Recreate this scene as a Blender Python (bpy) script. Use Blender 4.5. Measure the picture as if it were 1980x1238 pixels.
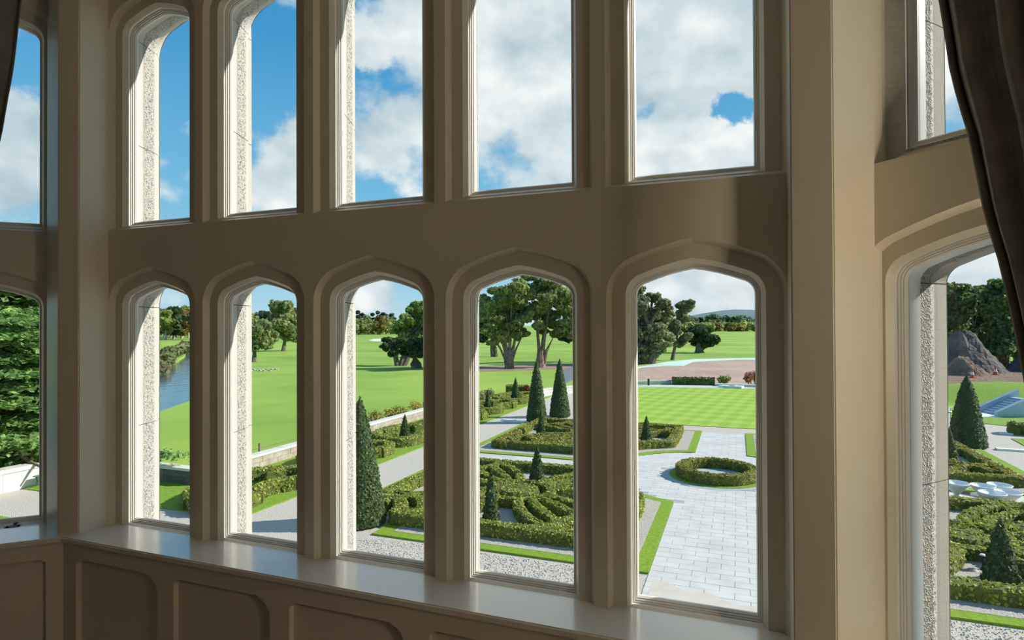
import bpy, bmesh, math, random
import numpy as np
from mathutils import Matrix, Vector
from mathutils.geometry import tessellate_polygon

for o in list(bpy.data.objects):
    bpy.data.objects.remove(o)
rng = np.random.default_rng(7)
random.seed(7)
COL = bpy.context.scene.collection
SC = bpy.context.scene

# ------------------------------------------------------------------ camera
H = 5.76                              # eye height above the garden
EYE = np.array([0.15522, -2.30294, H])
FPX, YAW, PITCH, ROLL = 1150.0, 0.361884, 0.0075579, -0.0043215
_d = np.array([-math.sin(YAW) * math.cos(PITCH), math.cos(YAW) * math.cos(PITCH), math.sin(PITCH)])
_r0 = np.array([math.cos(YAW), math.sin(YAW), 0.0])
_t0 = np.cross(_r0, _d)
_r = _r0 * math.cos(ROLL) + _t0 * math.sin(ROLL)
_t = -_r0 * math.sin(ROLL) + _t0 * math.cos(ROLL)
cam = bpy.data.cameras.new('camera')
cam.sensor_width = 36.0
cam.lens = FPX * 36.0 / 1980.0
cam.clip_start, cam.clip_end = 0.05, 9000
cam_ob = bpy.data.objects.new('camera', cam)
COL.objects.link(cam_ob)
M = Matrix.Identity(4)
for i in range(3):
    M[i][0], M[i][1], M[i][2], M[i][3] = _r[i], _t[i], -_d[i], EYE[i]
cam_ob.matrix_world = M
SC.camera = cam_ob

def ray(x, y):
    v = _d + _r * (x - 990) / FPX - _t * (y - 619) / FPX
    return v / np.linalg.norm(v)
def G(x, y, z=0.0):                   # where a sight line meets the garden level z
    v = ray(x, y)
    p = EYE + v * ((z - H) / v[2])
    return float(p[0]), float(p[1])
def far(x, dist):                     # ground point in direction of column x at a distance
    v = ray(x, 630); h = math.hypot(v[0], v[1])
    return float(EYE[0] + v[0] / h * dist), float(EYE[1] + v[1] / h * dist)

# ------------------------------------------------------------------ sky, sun, exposure
SUN_AZ, SUN_EL, SUN_E = 26.0, 32.0, 6.2
FILL_BACK, FILL_RIGHT, FILL_LEFT = 1.0, 160.0, 10.0  # energies of the added fill lamps
sd = Vector((math.cos(math.radians(SUN_EL)) * math.cos(math.radians(SUN_AZ)),
             math.cos(math.radians(SUN_EL)) * math.sin(math.radians(SUN_AZ)),
             math.sin(math.radians(SUN_EL))))
sl = bpy.data.lights.new('sun', 'SUN')
sl.energy, sl.angle, sl.color = SUN_E, math.radians(0.6), (1.0, 0.94, 0.84)
so = bpy.data.objects.new('sun', sl); COL.objects.link(so)
so.rotation_euler = sd.to_track_quat('Z', 'Y').to_euler()
so.location = (20, 20, 40)
SC.view_settings.view_transform = 'Standard'
SC.view_settings.look = 'None'
SC.view_settings.exposure = 0.0
SC.view_settings.gamma = 1.0
SC.view_settings.use_curve_mapping = False

W = bpy.data.worlds.new('sky'); SC.world = W
W.use_nodes = True
nt = W.node_tree; nt.nodes.clear()
def N(t, typ, **kw):
    n = t.nodes.new(typ)
    for k, v in kw.items():
        if k.startswith('i_'):
            n.inputs[int(k[2:]) if k[2:].isdigit() else k[2:]].default_value = v
        else:
            setattr(n, k, v)
    return n
def Lk(t, a, b): t.links.new(a, b)
def build_world():
    t = nt
    tc = N(t, 'ShaderNodeTexCoord'); dirv = tc.outputs['Generated']
    sep = N(t, 'ShaderNodeSeparateXYZ'); Lk(t, dirv, sep.inputs[0])
    ramp = N(t, 'ShaderNodeValToRGB'); Lk(t, sep.outputs['Z'], ramp.inputs[0])
    cr = ramp.color_ramp
    cr.elements[0].position = 0.0; cr.elements[0].color = (0.50, 0.74, 0.86, 1)
    cr.elements[1].position = 1.0; cr.elements[1].color = (0.02, 0.16, 0.42, 1)
    for p, c in ((0.07, (0.36, 0.66, 0.84, 1)), (0.2, (0.19, 0.53, 0.80, 1)), (0.42, (0.06, 0.33, 0.66, 1))):
        e = cr.elements.new(p); e.color = c
    # cloud texture
    mp = N(t, 'ShaderNodeMapping'); mp.inputs['Scale'].default_value = (1, 1, 1.35); Lk(t, dirv, mp.inputs[0])
    n1 = N(t, 'ShaderNodeTexNoise', i_Scale=6.5, i_Detail=9.0, i_Roughness=0.52); Lk(t, mp.outputs[0], n1.inputs['Vector'])
    n2 = N(t, 'ShaderNodeTexNoise', i_Scale=3.0, i_Detail=4.0, i_Roughness=0.5); Lk(t, mp.outputs[0], n2.inputs['Vector'])
    # cloud banks: direction, angular size, amount
    wn = N(t, 'ShaderNodeTexNoise', i_Scale=11.0, i_Detail=6.0, i_Roughness=0.6); Lk(t, dirv, wn.inputs['Vector'])
    ws = N(t, 'ShaderNodeVectorMath', operation='MULTIPLY_ADD'); Lk(t, wn.outputs['Color'], ws.inputs[0]); ws.inputs[1].default_value = (.16, .16, .10); ws.inputs[2].default_value = (-.08, -.08, -.05)
    wv = N(t, 'ShaderNodeVectorMath', operation='ADD'); Lk(t, dirv, wv.inputs[0]); Lk(t, ws.outputs[0], wv.inputs[1])
    cov = None
    banks = [((30, 250), 0.10, 0.42), ((-90, 260), 0.17, 0.42), ((520, 330), 0.13, 0.5), ((610, 270), 0.08, 0.30),
             ((705, 85), 0.05, 0.40), ((735, 255), 0.08, 0.40), ((700, 90), 0.04, 0.25), ((760, 150), 0.09, -0.10), ((780, 30), 0.16, 0.2),
             ((1020, 150), 0.26, 0.50), ((1250, 40), 0.28, 0.46), ((1420, 70), 0.22, 0.44), ((1325, 290), 0.09, 1.05),
             ((1800, 150), 0.22, 0.42), ((1900, 540), 0.2, 0.45), ((1340, 560), 0.13, 0.5), ((720, 560), 0.09, 0.4),
             ((300, 330), 0.07, 0.22), ((1500, -900), 0.8, 0.3), ((340, 540), 0.05, 0.1), ((1242, 226), 0.05, -0.8), ((1310, 206), 0.055, -0.62), ((1390, 208), 0.06, -0.72), ((1452, 228), 0.06, -0.72), ((1415, 292), 0.06, 0.55),
             ((1340, 395), 0.2, 0.3), ((330, 160), 0.15, -0.25)]
    for (px, py), size, amt in banks:
        v = ray(px, py)
        dp = N(t, 'ShaderNodeVectorMath', operation='DISTANCE'); Lk(t, wv.outputs[0], dp.inputs[0]); dp.inputs[1].default_value = tuple(v)
        mr = N(t, 'ShaderNodeMapRange', interpolation_type='SMOOTHSTEP')
        mr.inputs['From Min'].default_value = size * 1.25; mr.inputs['From Max'].default_value = 0.0
        mr.inputs['To Min'].default_value = 0.0; mr.inputs['To Max'].default_value = amt
        Lk(t, dp.outputs['Value'], mr.inputs['Value'])
        if cov is None: cov = mr.outputs[0]
        else:
            ad = N(t, 'ShaderNodeMath', operation='ADD'); Lk(t, cov, ad.inputs[0]); Lk(t, mr.outputs[0], ad.inputs[1]); cov = ad.outputs[0]
    # the sky behind the camera carries the same kind of broken cloud
    ad = N(t, 'ShaderNodeMath', operation='MULTIPLY_ADD', i_1=1.7); Lk(t, cov, ad.inputs[2]); Lk(t, n1.outputs['Fac'], ad.inputs[0])
    ad2 = N(t, 'ShaderNodeMath', operation='MULTIPLY_ADD'); Lk(t, n2.outputs['Fac'], ad2.inputs[0]); ad2.inputs[1].default_value = 0.35; Lk(t, ad.outputs[0], ad2.inputs[2])
    den = N(t, 'ShaderNodeMapRange', interpolation_type='SMOOTHSTEP')
    den.inputs['From Min'].default_value = 1.12; den.inputs['From Max'].default_value = 1.40
    Lk(t, ad2.outputs[0], den.inputs['Value'])
    # light tops, blue-grey bellies
    mp2 = N(t, 'ShaderNodeMapping'); mp2.inputs['Location'].default_value = (0.02, 0.01, -0.06); mp2.inputs['Scale'].default_value = (1, 1, 1.35); Lk(t, dirv, mp2.inputs[0])
    n3 = N(t, 'ShaderNodeTexNoise', i_Scale=6.5, i_Detail=4.0, i_Roughness=0.5); Lk(t, mp2.outputs[0], n3.inputs['Vector'])
    cl = N(t, 'ShaderNodeValToRGB'); 
    sub = N(t, 'ShaderNodeMath', operation='SUBTRACT'); Lk(t, n1.outputs['Fac'], sub.inputs[0]); Lk(t, n3.outputs['Fac'], sub.inputs[1])
    sc_ = N(t, 'ShaderNodeMath', operation='MULTIPLY_ADD'); Lk(t, sub.outputs[0], sc_.inputs[0]); sc_.inputs[1].default_value = 1.6; sc_.inputs[2].default_value = 0.55
    Lk(t, sc_.outputs[0], cl.inputs[0])
    cl.color_ramp.elements[0].position = 0.25; cl.color_ramp.elements[0].color = (0.47, 0.60, 0.68, 1)
    cl.color_ramp.elements[1].position = 0.85; cl.color_ramp.elements[1].color = (0.98, 1.0, 1.0, 1)
    e = cl.color_ramp.elements.new(0.55); e.color = (0.70, 0.80, 0.85, 1)
    mx = N(t, 'ShaderNodeMixRGB'); Lk(t, den.outputs[0], mx.inputs[0]); Lk(t, ramp.outputs[0], mx.inputs[1]); Lk(t, cl.outputs[0], mx.inputs[2])
    bg = N(t, 'ShaderNodeBackground'); Lk(t, mx.outputs[0], bg.inputs[0]); bg.inputs[1].default_value = 1.0
    out = N(t, 'ShaderNodeOutputWorld'); Lk(t, bg.outputs[0], out.inputs[0])
build_world()

# ------------------------------------------------------------------ materials
MATS = {}
def mat(name, base, rough=0.6, var=None, scale=4.0, bump=0.0, bscale=60.0, island=0.0, spec=0.5, coat=0.0, trans=0.0, metal=0.0, bdist=0.01, detail=4.0, coords='Object'):
    m = bpy.data.materials.new(name); m.use_nodes = True
    t = m.node_tree; b = t.nodes['Principled BSDF']
    b.inputs['Roughness'].default_value = rough
    b.inputs['Specular IOR Level'].default_value = spec
    b.inputs['Metallic'].default_value = metal
    if coat: b.inputs['Coat Weight'].default_value = coat; b.inputs['Coat Roughness'].default_value = 0.15
    geo = N(t, 'ShaderNodeNewGeometry')
    if var is not None or bump:
        pos = geo.outputs['Position']
    if var is not None:
        n = N(t, 'ShaderNodeTexNoise', i_Scale=scale, i_Detail=detail, i_Roughness=0.6); Lk(t, pos, n.inputs['Vector'])
        r = N(t, 'ShaderNodeValToRGB'); Lk(t, n.outputs['Fac'], r.inputs[0])
        r.color_ramp.elements[0].position = 0.32; r.color_ramp.elements[0].color = (*base, 1)
        r.color_ramp.elements[1].position = 0.68; r.color_ramp.elements[1].color = (*var, 1)
        colr = r.outputs[0]
    else:
        rg = N(t, 'ShaderNodeRGB'); rg.outputs[0].default_value = (*base, 1); colr = rg.outputs[0]
    if island:
        mr = N(t, 'ShaderNodeMapRange'); Lk(t, geo.outputs['Random Per Island'], mr.inputs['Value'])
        mr.inputs['To Min'].default_value = 1 - island; mr.inputs['To Max'].default_value = 1 + island
        vm = N(t, 'ShaderNodeVectorMath', operation='SCALE'); Lk(t, colr, vm.inputs[0]); Lk(t, mr.outputs[0], vm.inputs['Scale'])
        colr = vm.outputs[0]
    Lk(t, colr, b.inputs['Base Color'])
    if bump:
        n = N(t, 'ShaderNodeTexNoise', i_Scale=bscale, i_Detail=3.0); Lk(t, pos, n.inputs['Vector'])
        bp = N(t, 'ShaderNodeBump', i_Strength=bump, i_Distance=bdist); Lk(t, n.outputs['Fac'], bp.inputs['Height']); Lk(t, bp.outputs[0], b.inputs['Normal'])
    if trans:
        tr = N(t, 'ShaderNodeBsdfTranslucent'); Lk(t, colr, tr.inputs[0])
        ms = N(t, 'ShaderNodeMixShader', i_0=trans); Lk(t, b.outputs[0], ms.inputs[1]); Lk(t, tr.outputs[0], ms.inputs[2])
        Lk(t, ms.outputs[0], t.nodes['Material Output'].inputs[0])
    MATS[name] = m
    return m
mat('paint', (0.70, 0.645, 0.52), 0.42, (0.72, 0.665, 0.54), 3.0, bump=0.04, bscale=160, bdist=0.002)
mat('sill_paint', (0.80, 0.77, 0.68), 0.27, (0.82, 0.79, 0.70), 2.0, bump=0.03, bscale=9, bdist=0.004, spec=1.0, coat=1.0)
mat('dado_paint', (0.72, 0.64, 0.54), 0.5, (0.74, 0.66, 0.56), 3.0, bump=0.05, bscale=180, bdist=0.002)
mat('frame_paint', (0.80, 0.79, 0.74), 0.35)
mat('outer_paint', (0.78, 0.82, 0.83), 0.4)
mat('lead', (0.05, 0.06, 0.065), 0.5)
mat('ceiling_paint', (0.62, 0.60, 0.55), 0.7)
mat('panelling', (0.14, 0.085, 0.05), 0.5, (0.20, 0.125, 0.075), 6)
mat('carpet', (0.17, 0.12, 0.085), 0.95, (0.21, 0.15, 0.105), 30, bump=0.4, bscale=400, bdist=0.004)
mat('skirting', (0.72, 0.68, 0.58), 0.4)
mat('curtain', (0.24, 0.22, 0.18), 0.85, (0.36, 0.335, 0.28), 14, bump=0.5, bscale=500, bdist=0.002)
mat('curtain_grey', (0.16, 0.155, 0.14), 0.85, (0.21, 0.20, 0.18), 14, bump=0.5, bscale=500, bdist=0.002)
mat('brass_dark', (0.10, 0.06, 0.035), 0.4, metal=0.6)
mat('ashlar', (0.50, 0.49, 0.44), 0.9, (0.60, 0.58, 0.53), 5, bump=0.6, bscale=70, bdist=0.01)
mat('roof_lead', (0.16, 0.17, 0.18), 0.7)
mat('fairway', (0.16, 0.315, 0.03), 0.9, (0.37, 0.51, 0.07), 0.05, detail=9)
mat('lawn_dark', (0.17, 0.31, 0.02), 0.9, (0.28, 0.44, 0.04), 9, bump=0.8, bscale=60, bdist=0.03)
mat('edging', (0.17, 0.31, 0.012), 0.9, (0.30, 0.46, 0.03), 14, bump=0.8, bscale=90, bdist=0.03, island=0.25)
mat('gravel', (0.42, 0.385, 0.33), 0.95, (0.78, 0.72, 0.63), 26, bump=1.0, bscale=40, bdist=0.03)
mat('gravel_bed', (0.36, 0.34, 0.30), 0.95, (0.66, 0.62, 0.55), 22, bump=1.0, bscale=40, bdist=0.03)
mat('pebble', (0.36, 0.35, 0.33), 0.9, (0.60, 0.58, 0.54), 9, island=0.35)
mat('slab', (0.53, 0.535, 0.515), 0.75, (0.64, 0.64, 0.615), 1.4, bump=0.15, bscale=30, island=0.08)
mat('grout', (0.40, 0.40, 0.38), 0.9)
mat('setts', (0.36, 0.40, 0.43), 0.8, (0.46, 0.50, 0.52), 3)
mat('sand_dust', (0.56, 0.51, 0.43), 0.95, (0.63, 0.58, 0.50), 4)
mat('hedge', (0.07, 0.10, 0.016), 0.8, (0.20, 0.23, 0.04), 3.0, bump=1.0, bscale=45, bdist=0.04)
mat('hedge_leaf', (0.26, 0.34, 0.035), 0.6, (0.54, 0.53, 0.11), 2.2, island=0.45, trans=0.35)
mat('hedge_leaf_gold', (0.24, 0.28, 0.03), 0.6, (0.50, 0.40, 0.08), 1.6, island=0.4, trans=0.35)
mat('yew', (0.03, 0.065, 0.016), 0.8, (0.06, 0.105, 0.025), 3.0, bump=1.0, bscale=40, bdist=0.05)
mat('yew_leaf', (0.045, 0.09, 0.022), 0.6, (0.10, 0.15, 0.045), 2.5, island=0.5, trans=0.2)
mat('bark', (0.10, 0.075, 0.055), 0.95, (0.25, 0.21, 0.17), 4, bump=1.0, bscale=14, bdist=0.06)
mat('bark_red', (0.16, 0.10, 0.07), 0.95, (0.36, 0.27, 0.20), 3, bump=1.0, bscale=10, bdist=0.05)
mat('bark_pale', (0.34, 0.31, 0.26), 0.95, (0.5, 0.47, 0.40), 2)
LEAF = {'cypress': ((0.055, 0.075, 0.024), (0.17, 0.185, 0.07)), 'oak': ((0.05, 0.065, 0.028), (0.13, 0.14, 0.07)),
        'willow': ((0.09, 0.125, 0.035), (0.22, 0.24, 0.10)), 'green': ((0.075, 0.105, 0.022), (0.20, 0.22, 0.065)),
        'dark': ((0.018, 0.04, 0.014), (0.05, 0.08, 0.03)), 'conifer': ((0.025, 0.05, 0.035), (0.05, 0.085, 0.055)),
        'autumn': ((0.12, 0.11, 0.03), (0.26, 0.20, 0.06)), 'cedar': ((0.07, 0.14, 0.04), (0.20, 0.29, 0.10)),
        'wood': ((0.05, 0.085, 0.025), (0.12, 0.17, 0.05)), 'distant': ((0.06, 0.10, 0.055), (0.11, 0.16, 0.085)), 'reed': ((0.16, 0.17, 0.06), (0.34, 0.32, 0.15)),  # distant: haze mixed into the leaf colour
        'flower': ((0.25, 0.20, 0.03), (0.65, 0.42, 0.05)), 'red': ((0.28, 0.08, 0.05), (0.45, 0.22, 0.12))}
LK = {'cypress': 3.0, 'oak': 3.2, 'willow': 2.1, 'green': 2.9, 'dark': 2.3, 'conifer': 1.8, 'autumn': 1.5, 'cedar': 2.1, 'wood': 1.9, 'distant': 1.9, 'reed': 1.0, 'flower': 1.0, 'red': 1.1}
for k, (a, b_) in LEAF.items():
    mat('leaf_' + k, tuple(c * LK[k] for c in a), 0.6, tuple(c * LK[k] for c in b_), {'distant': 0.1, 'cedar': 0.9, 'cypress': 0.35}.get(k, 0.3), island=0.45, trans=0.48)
mat('river_bank', (0.16, 0.15, 0.08), 0.95, (0.24, 0.24, 0.12), 0.5)
mat('stone_white', (0.62, 0.60, 0.55), 0.85, (0.74, 0.72, 0.68), 3, bump=0.5, bscale=20)
mat('stone_brown', (0.34, 0.28, 0.23), 0.9, (0.52, 0.46, 0.40), 2.5, bump=0.6, bscale=20, island=0.2)
mat('stone_shade_dark', (0.075, 0.085, 0.08), 0.9, (0.16, 0.17, 0.16), 2.5, bump=0.6, bscale=20)  # shade on the low wall's face darkened into the stone colour
mat('stone_blue', (0.38, 0.47, 0.56), 0.85, (0.50, 0.58, 0.65), 2, bump=0.3, bscale=20)
mat('rock', (0.30, 0.27, 0.23), 0.9, (0.58, 0.55, 0.5), 1.2, bump=0.6, bscale=8)
mat('soil', (0.16, 0.10, 0.07), 0.95, (0.30, 0.20, 0.14), 0.6, bump=1.0, bscale=3, bdist=0.3)
mat('earth_dark', (0.075, 0.065, 0.065), 0.95, (0.15, 0.125, 0.115), 0.5, bump=1.0, bscale=1.5, bdist=0.5)
mat('earth_pink', (0.42, 0.28, 0.22), 0.95, (0.52, 0.38, 0.30), 0.12, bump=0.5, bscale=1.0, bdist=0.3)
mat('mulch', (0.30, 0.17, 0.13), 0.95, (0.40, 0.26, 0.2), 0.3)
mat('fleece', (0.55, 0.82, 0.74), 0.6, (0.68, 0.88, 0.82), 0.2)
mat('sand', (0.85, 0.80, 0.68), 0.95)
mat('white_stone', (0.80, 0.82, 0.83), 0.6, (0.86, 0.88, 0.88), 3)
mat('asphalt', (0.16, 0.17, 0.20), 0.9, (0.20, 0.21, 0.24), 2)
mat('cone_red', (0.70, 0.08, 0.05), 0.6)
mat('cone_white', (0.85, 0.82, 0.80), 0.6)
mat('metal_green', (0.06, 0.16, 0.09), 0.5)
mat('black', (0.02, 0.02, 0.022), 0.5)
mat('post_wood', (0.20, 0.16, 0.11), 0.9)
mat('hill', (0.10, 0.17, 0.18), 0.95, (0.14, 0.22, 0.22), 0.004)  # distance haze blended into the hillside colour
mat('tile_red', (0.25, 0.06, 0.05), 0.8)

def glass_mat():
    m = bpy.data.materials.new('pane_glass'); m.use_nodes = True; t = m.node_tree; t.nodes.clear()
    lw = N(t, 'ShaderNodeLayerWeight', i_Blend=0.5)
    pw = N(t, 'ShaderNodeMath', operation='POWER', i_1=5.0); Lk(t, lw.outputs['Facing'], pw.inputs[0])
    fr = N(t, 'ShaderNodeMath', operation='MULTIPLY_ADD', i_1=0.45, i_2=0.022); Lk(t, pw.outputs[0], fr.inputs[0])
    tr = N(t, 'ShaderNodeBsdfTransparent'); tr.inputs[0].default_value = (0.985, 0.995, 0.99, 1)
    gl = N(t, 'ShaderNodeBsdfGlossy', i_Roughness=0.0)
    mx = N(t, 'ShaderNodeMixShader'); Lk(t, fr.outputs[0], mx.inputs[0]); Lk(t, tr.outputs[0], mx.inputs[1]); Lk(t, gl.outputs[0], mx.inputs[2])
    o = N(t, 'ShaderNodeOutputMaterial'); Lk(t, mx.outputs[0], o.inputs[0])
    MATS['glass'] = m
glass_mat()
def water_mat():
    m = mat('water', (0.05, 0.10, 0.14), 0.08, spec=0.8)
    t = m.node_tree; b = t.nodes['Principled BSDF']
    g = N(t, 'ShaderNodeNewGeometry'); mp = N(t, 'ShaderNodeMapping'); mp.inputs['Scale'].default_value = (0.6, 0.6, 1); Lk(t, g.outputs['Position'], mp.inputs[0])
    n = N(t, 'ShaderNodeTexNoise', i_Scale=1.2, i_Detail=5.0); Lk(t, mp.outputs[0], n.inputs['Vector'])
    bp = N(t, 'ShaderNodeBump', i_Strength=0.35, i_Distance=0.15); Lk(t, n.outputs['Fac'], bp.inputs['Height']); Lk(t, bp.outputs[0], b.inputs['Normal'])
water_mat()
def stone_mat(name, a, b_, pit):
    # dressed limestone: smooth drafted margins, pecked middle (UV.x runs across the reveal)
    m = bpy.data.materials.new(name); m.use_nodes = True; t = m.node_tree; bs = t.nodes['Principled BSDF']
    bs.inputs['Roughness'].default_value = 0.9; bs.inputs['Specular IOR Level'].default_value = 0.2
    g = N(t, 'ShaderNodeNewGeometry'); uv = N(t, 'ShaderNodeUVMap'); sp = N(t, 'ShaderNodeSeparateXYZ'); Lk(t, uv.outputs[0], sp.inputs[0])
    a1 = N(t, 'ShaderNodeMapRange', interpolation_type='SMOOTHSTEP'); Lk(t, sp.outputs[0], a1.inputs[0]); a1.inputs[1].default_value = 0.2; a1.inputs[2].default_value = 0.36
    a2 = N(t, 'ShaderNodeMapRange', interpolation_type='SMOOTHSTEP'); Lk(t, sp.outputs[0], a2.inputs[0]); a2.inputs[1].default_value = 0.9; a2.inputs[2].default_value = 0.72
    mk = N(t, 'ShaderNodeMath', operation='MULTIPLY'); Lk(t, a1.outputs[0], mk.inputs[0]); Lk(t, a2.outputs[0], mk.inputs[1])
    mk2 = N(t, 'ShaderNodeMath', operation='MULTIPLY_ADD'); Lk(t, mk.outputs[0], mk2.inputs[0]); mk2.inputs[1].default_value = 0.92; mk2.inputs[2].default_value = 0.05
    vo = N(t, 'ShaderNodeTexVoronoi', i_Scale=160.0); Lk(t, g.outputs['Position'], vo.inputs['Vector'])
    no = N(t, 'ShaderNodeTexNoise', i_Scale=95.0, i_Detail=5.0, i_Roughness=0.62); Lk(t, g.outputs['Position'], no.inputs['Vector'])
    r = N(t, 'ShaderNodeValToRGB'); Lk(t, no.outputs['Fac'], r.inputs[0]); r.color_ramp.elements[0].position = 0.30; r.color_ramp.elements[1].position = 0.46
    hm = N(t, 'ShaderNodeMath', operation='MULTIPLY_ADD'); Lk(t, vo.outputs[0], hm.inputs[0]); hm.inputs[1].default_value = 0.5; Lk(t, r.outputs[0], hm.inputs[2])
    hh = N(t, 'ShaderNodeMath', operation='MULTIPLY'); Lk(t, hm.outputs[0], hh.inputs[0]); Lk(t, mk2.outputs[0], hh.inputs[1])
    bp = N(t, 'ShaderNodeBump', i_Strength=pit, i_Distance=0.010); Lk(t, hh.outputs[0], bp.inputs['Height']); Lk(t, bp.outputs[0], bs.inputs['Normal'])
    n2 = N(t, 'ShaderNodeTexNoise', i_Scale=6.0, i_Detail=4.0); Lk(t, g.outputs['Position'], n2.inputs['Vector'])
    c = N(t, 'ShaderNodeMixRGB'); Lk(t, n2.outputs['Fac'], c.inputs[0]); c.inputs[1].default_value = (*a, 1); c.inputs[2].default_value = (*b_, 1)
    Lk(t, c.outputs[0], bs.inputs['Base Color'])
    MATS[name] = m
stone_mat('limestone', (0.47, 0.455, 0.41), (0.58, 0.565, 0.52), 1.0)

# ------------------------------------------------------------------ object helpers
def tag(o, label=None, cat=None, group=None, kind=None):
    if label: o['label'] = label
    if cat: o['category'] = cat
    if group: o['group'] = group
    if kind: o['kind'] = kind
    return o
def link(o, parent=None):
    COL.objects.link(o)
    if parent is not None: o.parent = parent
    return o
def empty(name, loc=(0, 0, 0)):
    o = bpy.data.objects.new(name, None); o.empty_display_size = 0.2
    o.location = loc
    return link(o)
def make(name, verts, faces, m, parent=None, smooth=False, uv=None):
    """one mesh object; verts are world coordinates, moved to the parent's frame"""
    v = np.asarray(verts, float).reshape(-1, 3)
    off = np.zeros(3); p = parent
    while p is not None:
        off += np.array(p.location); p = p.parent
    if parent is None:
        lo, hi = v.min(0), v.max(0)
        loc = np.array([(lo[0] + hi[0]) / 2, (lo[1] + hi[1]) / 2, lo[2]])
        off = loc
    me = bpy.data.meshes.new(name)
    if isinstance(faces, np.ndarray):
        n, k = faces.shape
        me.vertices.add(len(v)); me.vertices.foreach_set('co', (v - off).astype(np.float32).ravel())
        me.loops.add(n * k); me.loops.foreach_set('vertex_index', faces.astype(np.int32).ravel())
        me.polygons.add(n); me.polygons.foreach_set('loop_start', np.arange(0, n * k, k, dtype=np.int32))
        me.update(calc_edges=True); me.validate()
    else:
        me.from_pydata((v - off).tolist(), [], [tuple(f) for f in faces])
        me.update()
    if uv is not None:
        ul = me.uv_layers.new(name='UVMap')
        for lp in me.loops: ul.data[lp.index].uv = uv[lp.vertex_index]
    if smooth: me.polygons.foreach_set('use_smooth', [True] * len(me.polygons))
    ms = m if isinstance(m, (list, tuple)) else [m]
    for q in ms: me.materials.append(MATS[q])
    o = bpy.data.objects.new(name, me)
    if parent is None: o.location = off
    return link(o, parent)
class MB:
    def __init__(s): s.v, s.f = [], []
    def add(s, v, f):
        b = len(s.v); s.v += [tuple(map(float, q)) for q in v]; s.f += [tuple(i + b for i in q) for q in f]; return s
    def box(s, x0, x1, y0, y1, z0, z1):
        v = [(x, y, z) for z in (z0, z1) for y in (y0, y1) for x in (x0, x1)]
        return s.add(v, [(0, 2, 3, 1), (4, 5, 7, 6), (0, 1, 5, 4), (2, 6, 7, 3), (0, 4, 6, 2), (1, 3, 7, 5)])
    def prism(s, poly, z0, z1):
        n = len(poly); v = [(x, y, z0) for x, y in poly] + [(x, y, z1) for x, y in poly]
        f = [(i, (i + 1) % n, n + (i + 1) % n, n + i) for i in range(n)]
        tri = tessellate_polygon([[Vector((x, y, 0)) for x, y in poly]])
        f += [tuple(n + i for i in t_) for t_ in tri] + [tuple(t_) for t_ in tri]
        return s.add(v, f)
    def tube(s, pts, rad, n=8):
        pts = [np.array(p, float) for p in pts]; rad = rad if hasattr(rad, '__len__') else [rad] * len(pts)
        rings = []
        for i, p in enumerate(pts):
            d = pts[min(i + 1, len(pts) - 1)] - pts[max(i - 1, 0)]; d = d / (np.linalg.norm(d) + 1e-9)
            a = np.cross(d, (0, 0, 1) if abs(d[2]) < 0.9 else (1, 0, 0)); a /= np.linalg.norm(a); b = np.cross(d, a)
            rings.append([p + rad[i] * (a * math.cos(2 * math.pi * k / n) + b * math.sin(2 * math.pi * k / n)) for k in range(n)])
        v = [q for r in rings for q in r]; f = []
        for i in range(len(pts) - 1):
            for k in range(n): f.append((i * n + k, i * n + (k + 1) % n, (i + 1) * n + (k + 1) % n, (i + 1) * n + k))
        f.append(tuple(range(n))[::-1]); f.append(tuple(range((len(pts) - 1) * n, len(pts) * n)))
        return s.add(v, f)
    def lathe(s, prof, c, n=20):
        v = []
        for r, z in prof: v += [(c[0] + r * math.cos(2 * math.pi * k / n), c[1] + r * math.sin(2 * math.pi * k / n), c[2] + z) for k in range(n)]
        f = [(i * n + k, i * n + (k + 1) % n, (i + 1) * n + (k + 1) % n, (i + 1) * n + k) for i in range(len(prof) - 1) for k in range(n)]
        f += [tuple(range(n))[::-1], tuple(range((len(prof) - 1) * n, len(prof) * n))]
        return s.add(v, f)
    def done(s, name, m, parent=None, smooth=False): return make(name, s.v, s.f, m, parent, smooth)

# ------------------------------------------------------------------ the bay: three window walls
ANG = math.radians(44.0); CA, SA = math.cos(ANG), math.sin(ANG)
class Frame:                          # t along the wall (to the right seen from inside for main/right), Y outward, z up from the eye
    def __init__(s, o, d, n): s.o, s.d, s.n = np.array(o), np.array(d), np.array(n)
    def p(s, t, Y, z): 
        q = s.o + s.d * t + s.n * Y
        return (float(q[0]), float(q[1]), float(H + z))
MAINF = Frame((0, 0), (1, 0), (0, 1))
RIGHTF = Frame((0.583, -0.013), (CA, -SA), (SA, CA))
LEFTF = Frame((-3.383, -0.013), (-CA, -SA), (-SA, CA))
TH = math.radians(15.5)
def outline(w0, dl, zb, zc, tc, tmin=None):
    """Tudor arch opening, offset dl inside the outermost line; from bottom left round to bottom right"""
    w, r, cx = w0 - dl, 0.16 - dl, w0 - 0.16
    half = []
    za = zc + r * math.cos(TH) + (cx + r * math.sin(TH)) * math.tan(TH)
    nz = 6
    for i in range(nz): half.append((w, zb + (zc - zb) * i / nz))
    for i in range(9):
        a = (math.pi / 2 - TH) * i / 8
        half.append((cx + r * math.cos(a), zc + r * math.sin(a)))
    ex, ez = half[-1]
    for i in range(1, 4):
        f = i / 4; half.append((ex * (1 - f), ez + (za - ez) * f + 0.006 * math.sin(math.pi * f)))
    pts = [(-x, z) for x, z in half] + [(0, za)] + [(x, z) for x, z in reversed(half)]
    out = [(tc + x, z) for x, z in pts]
    if tmin is not None: out = [(max(x, tmin), z) for x, z in out]
    return out
ZS = -1.1048
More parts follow.
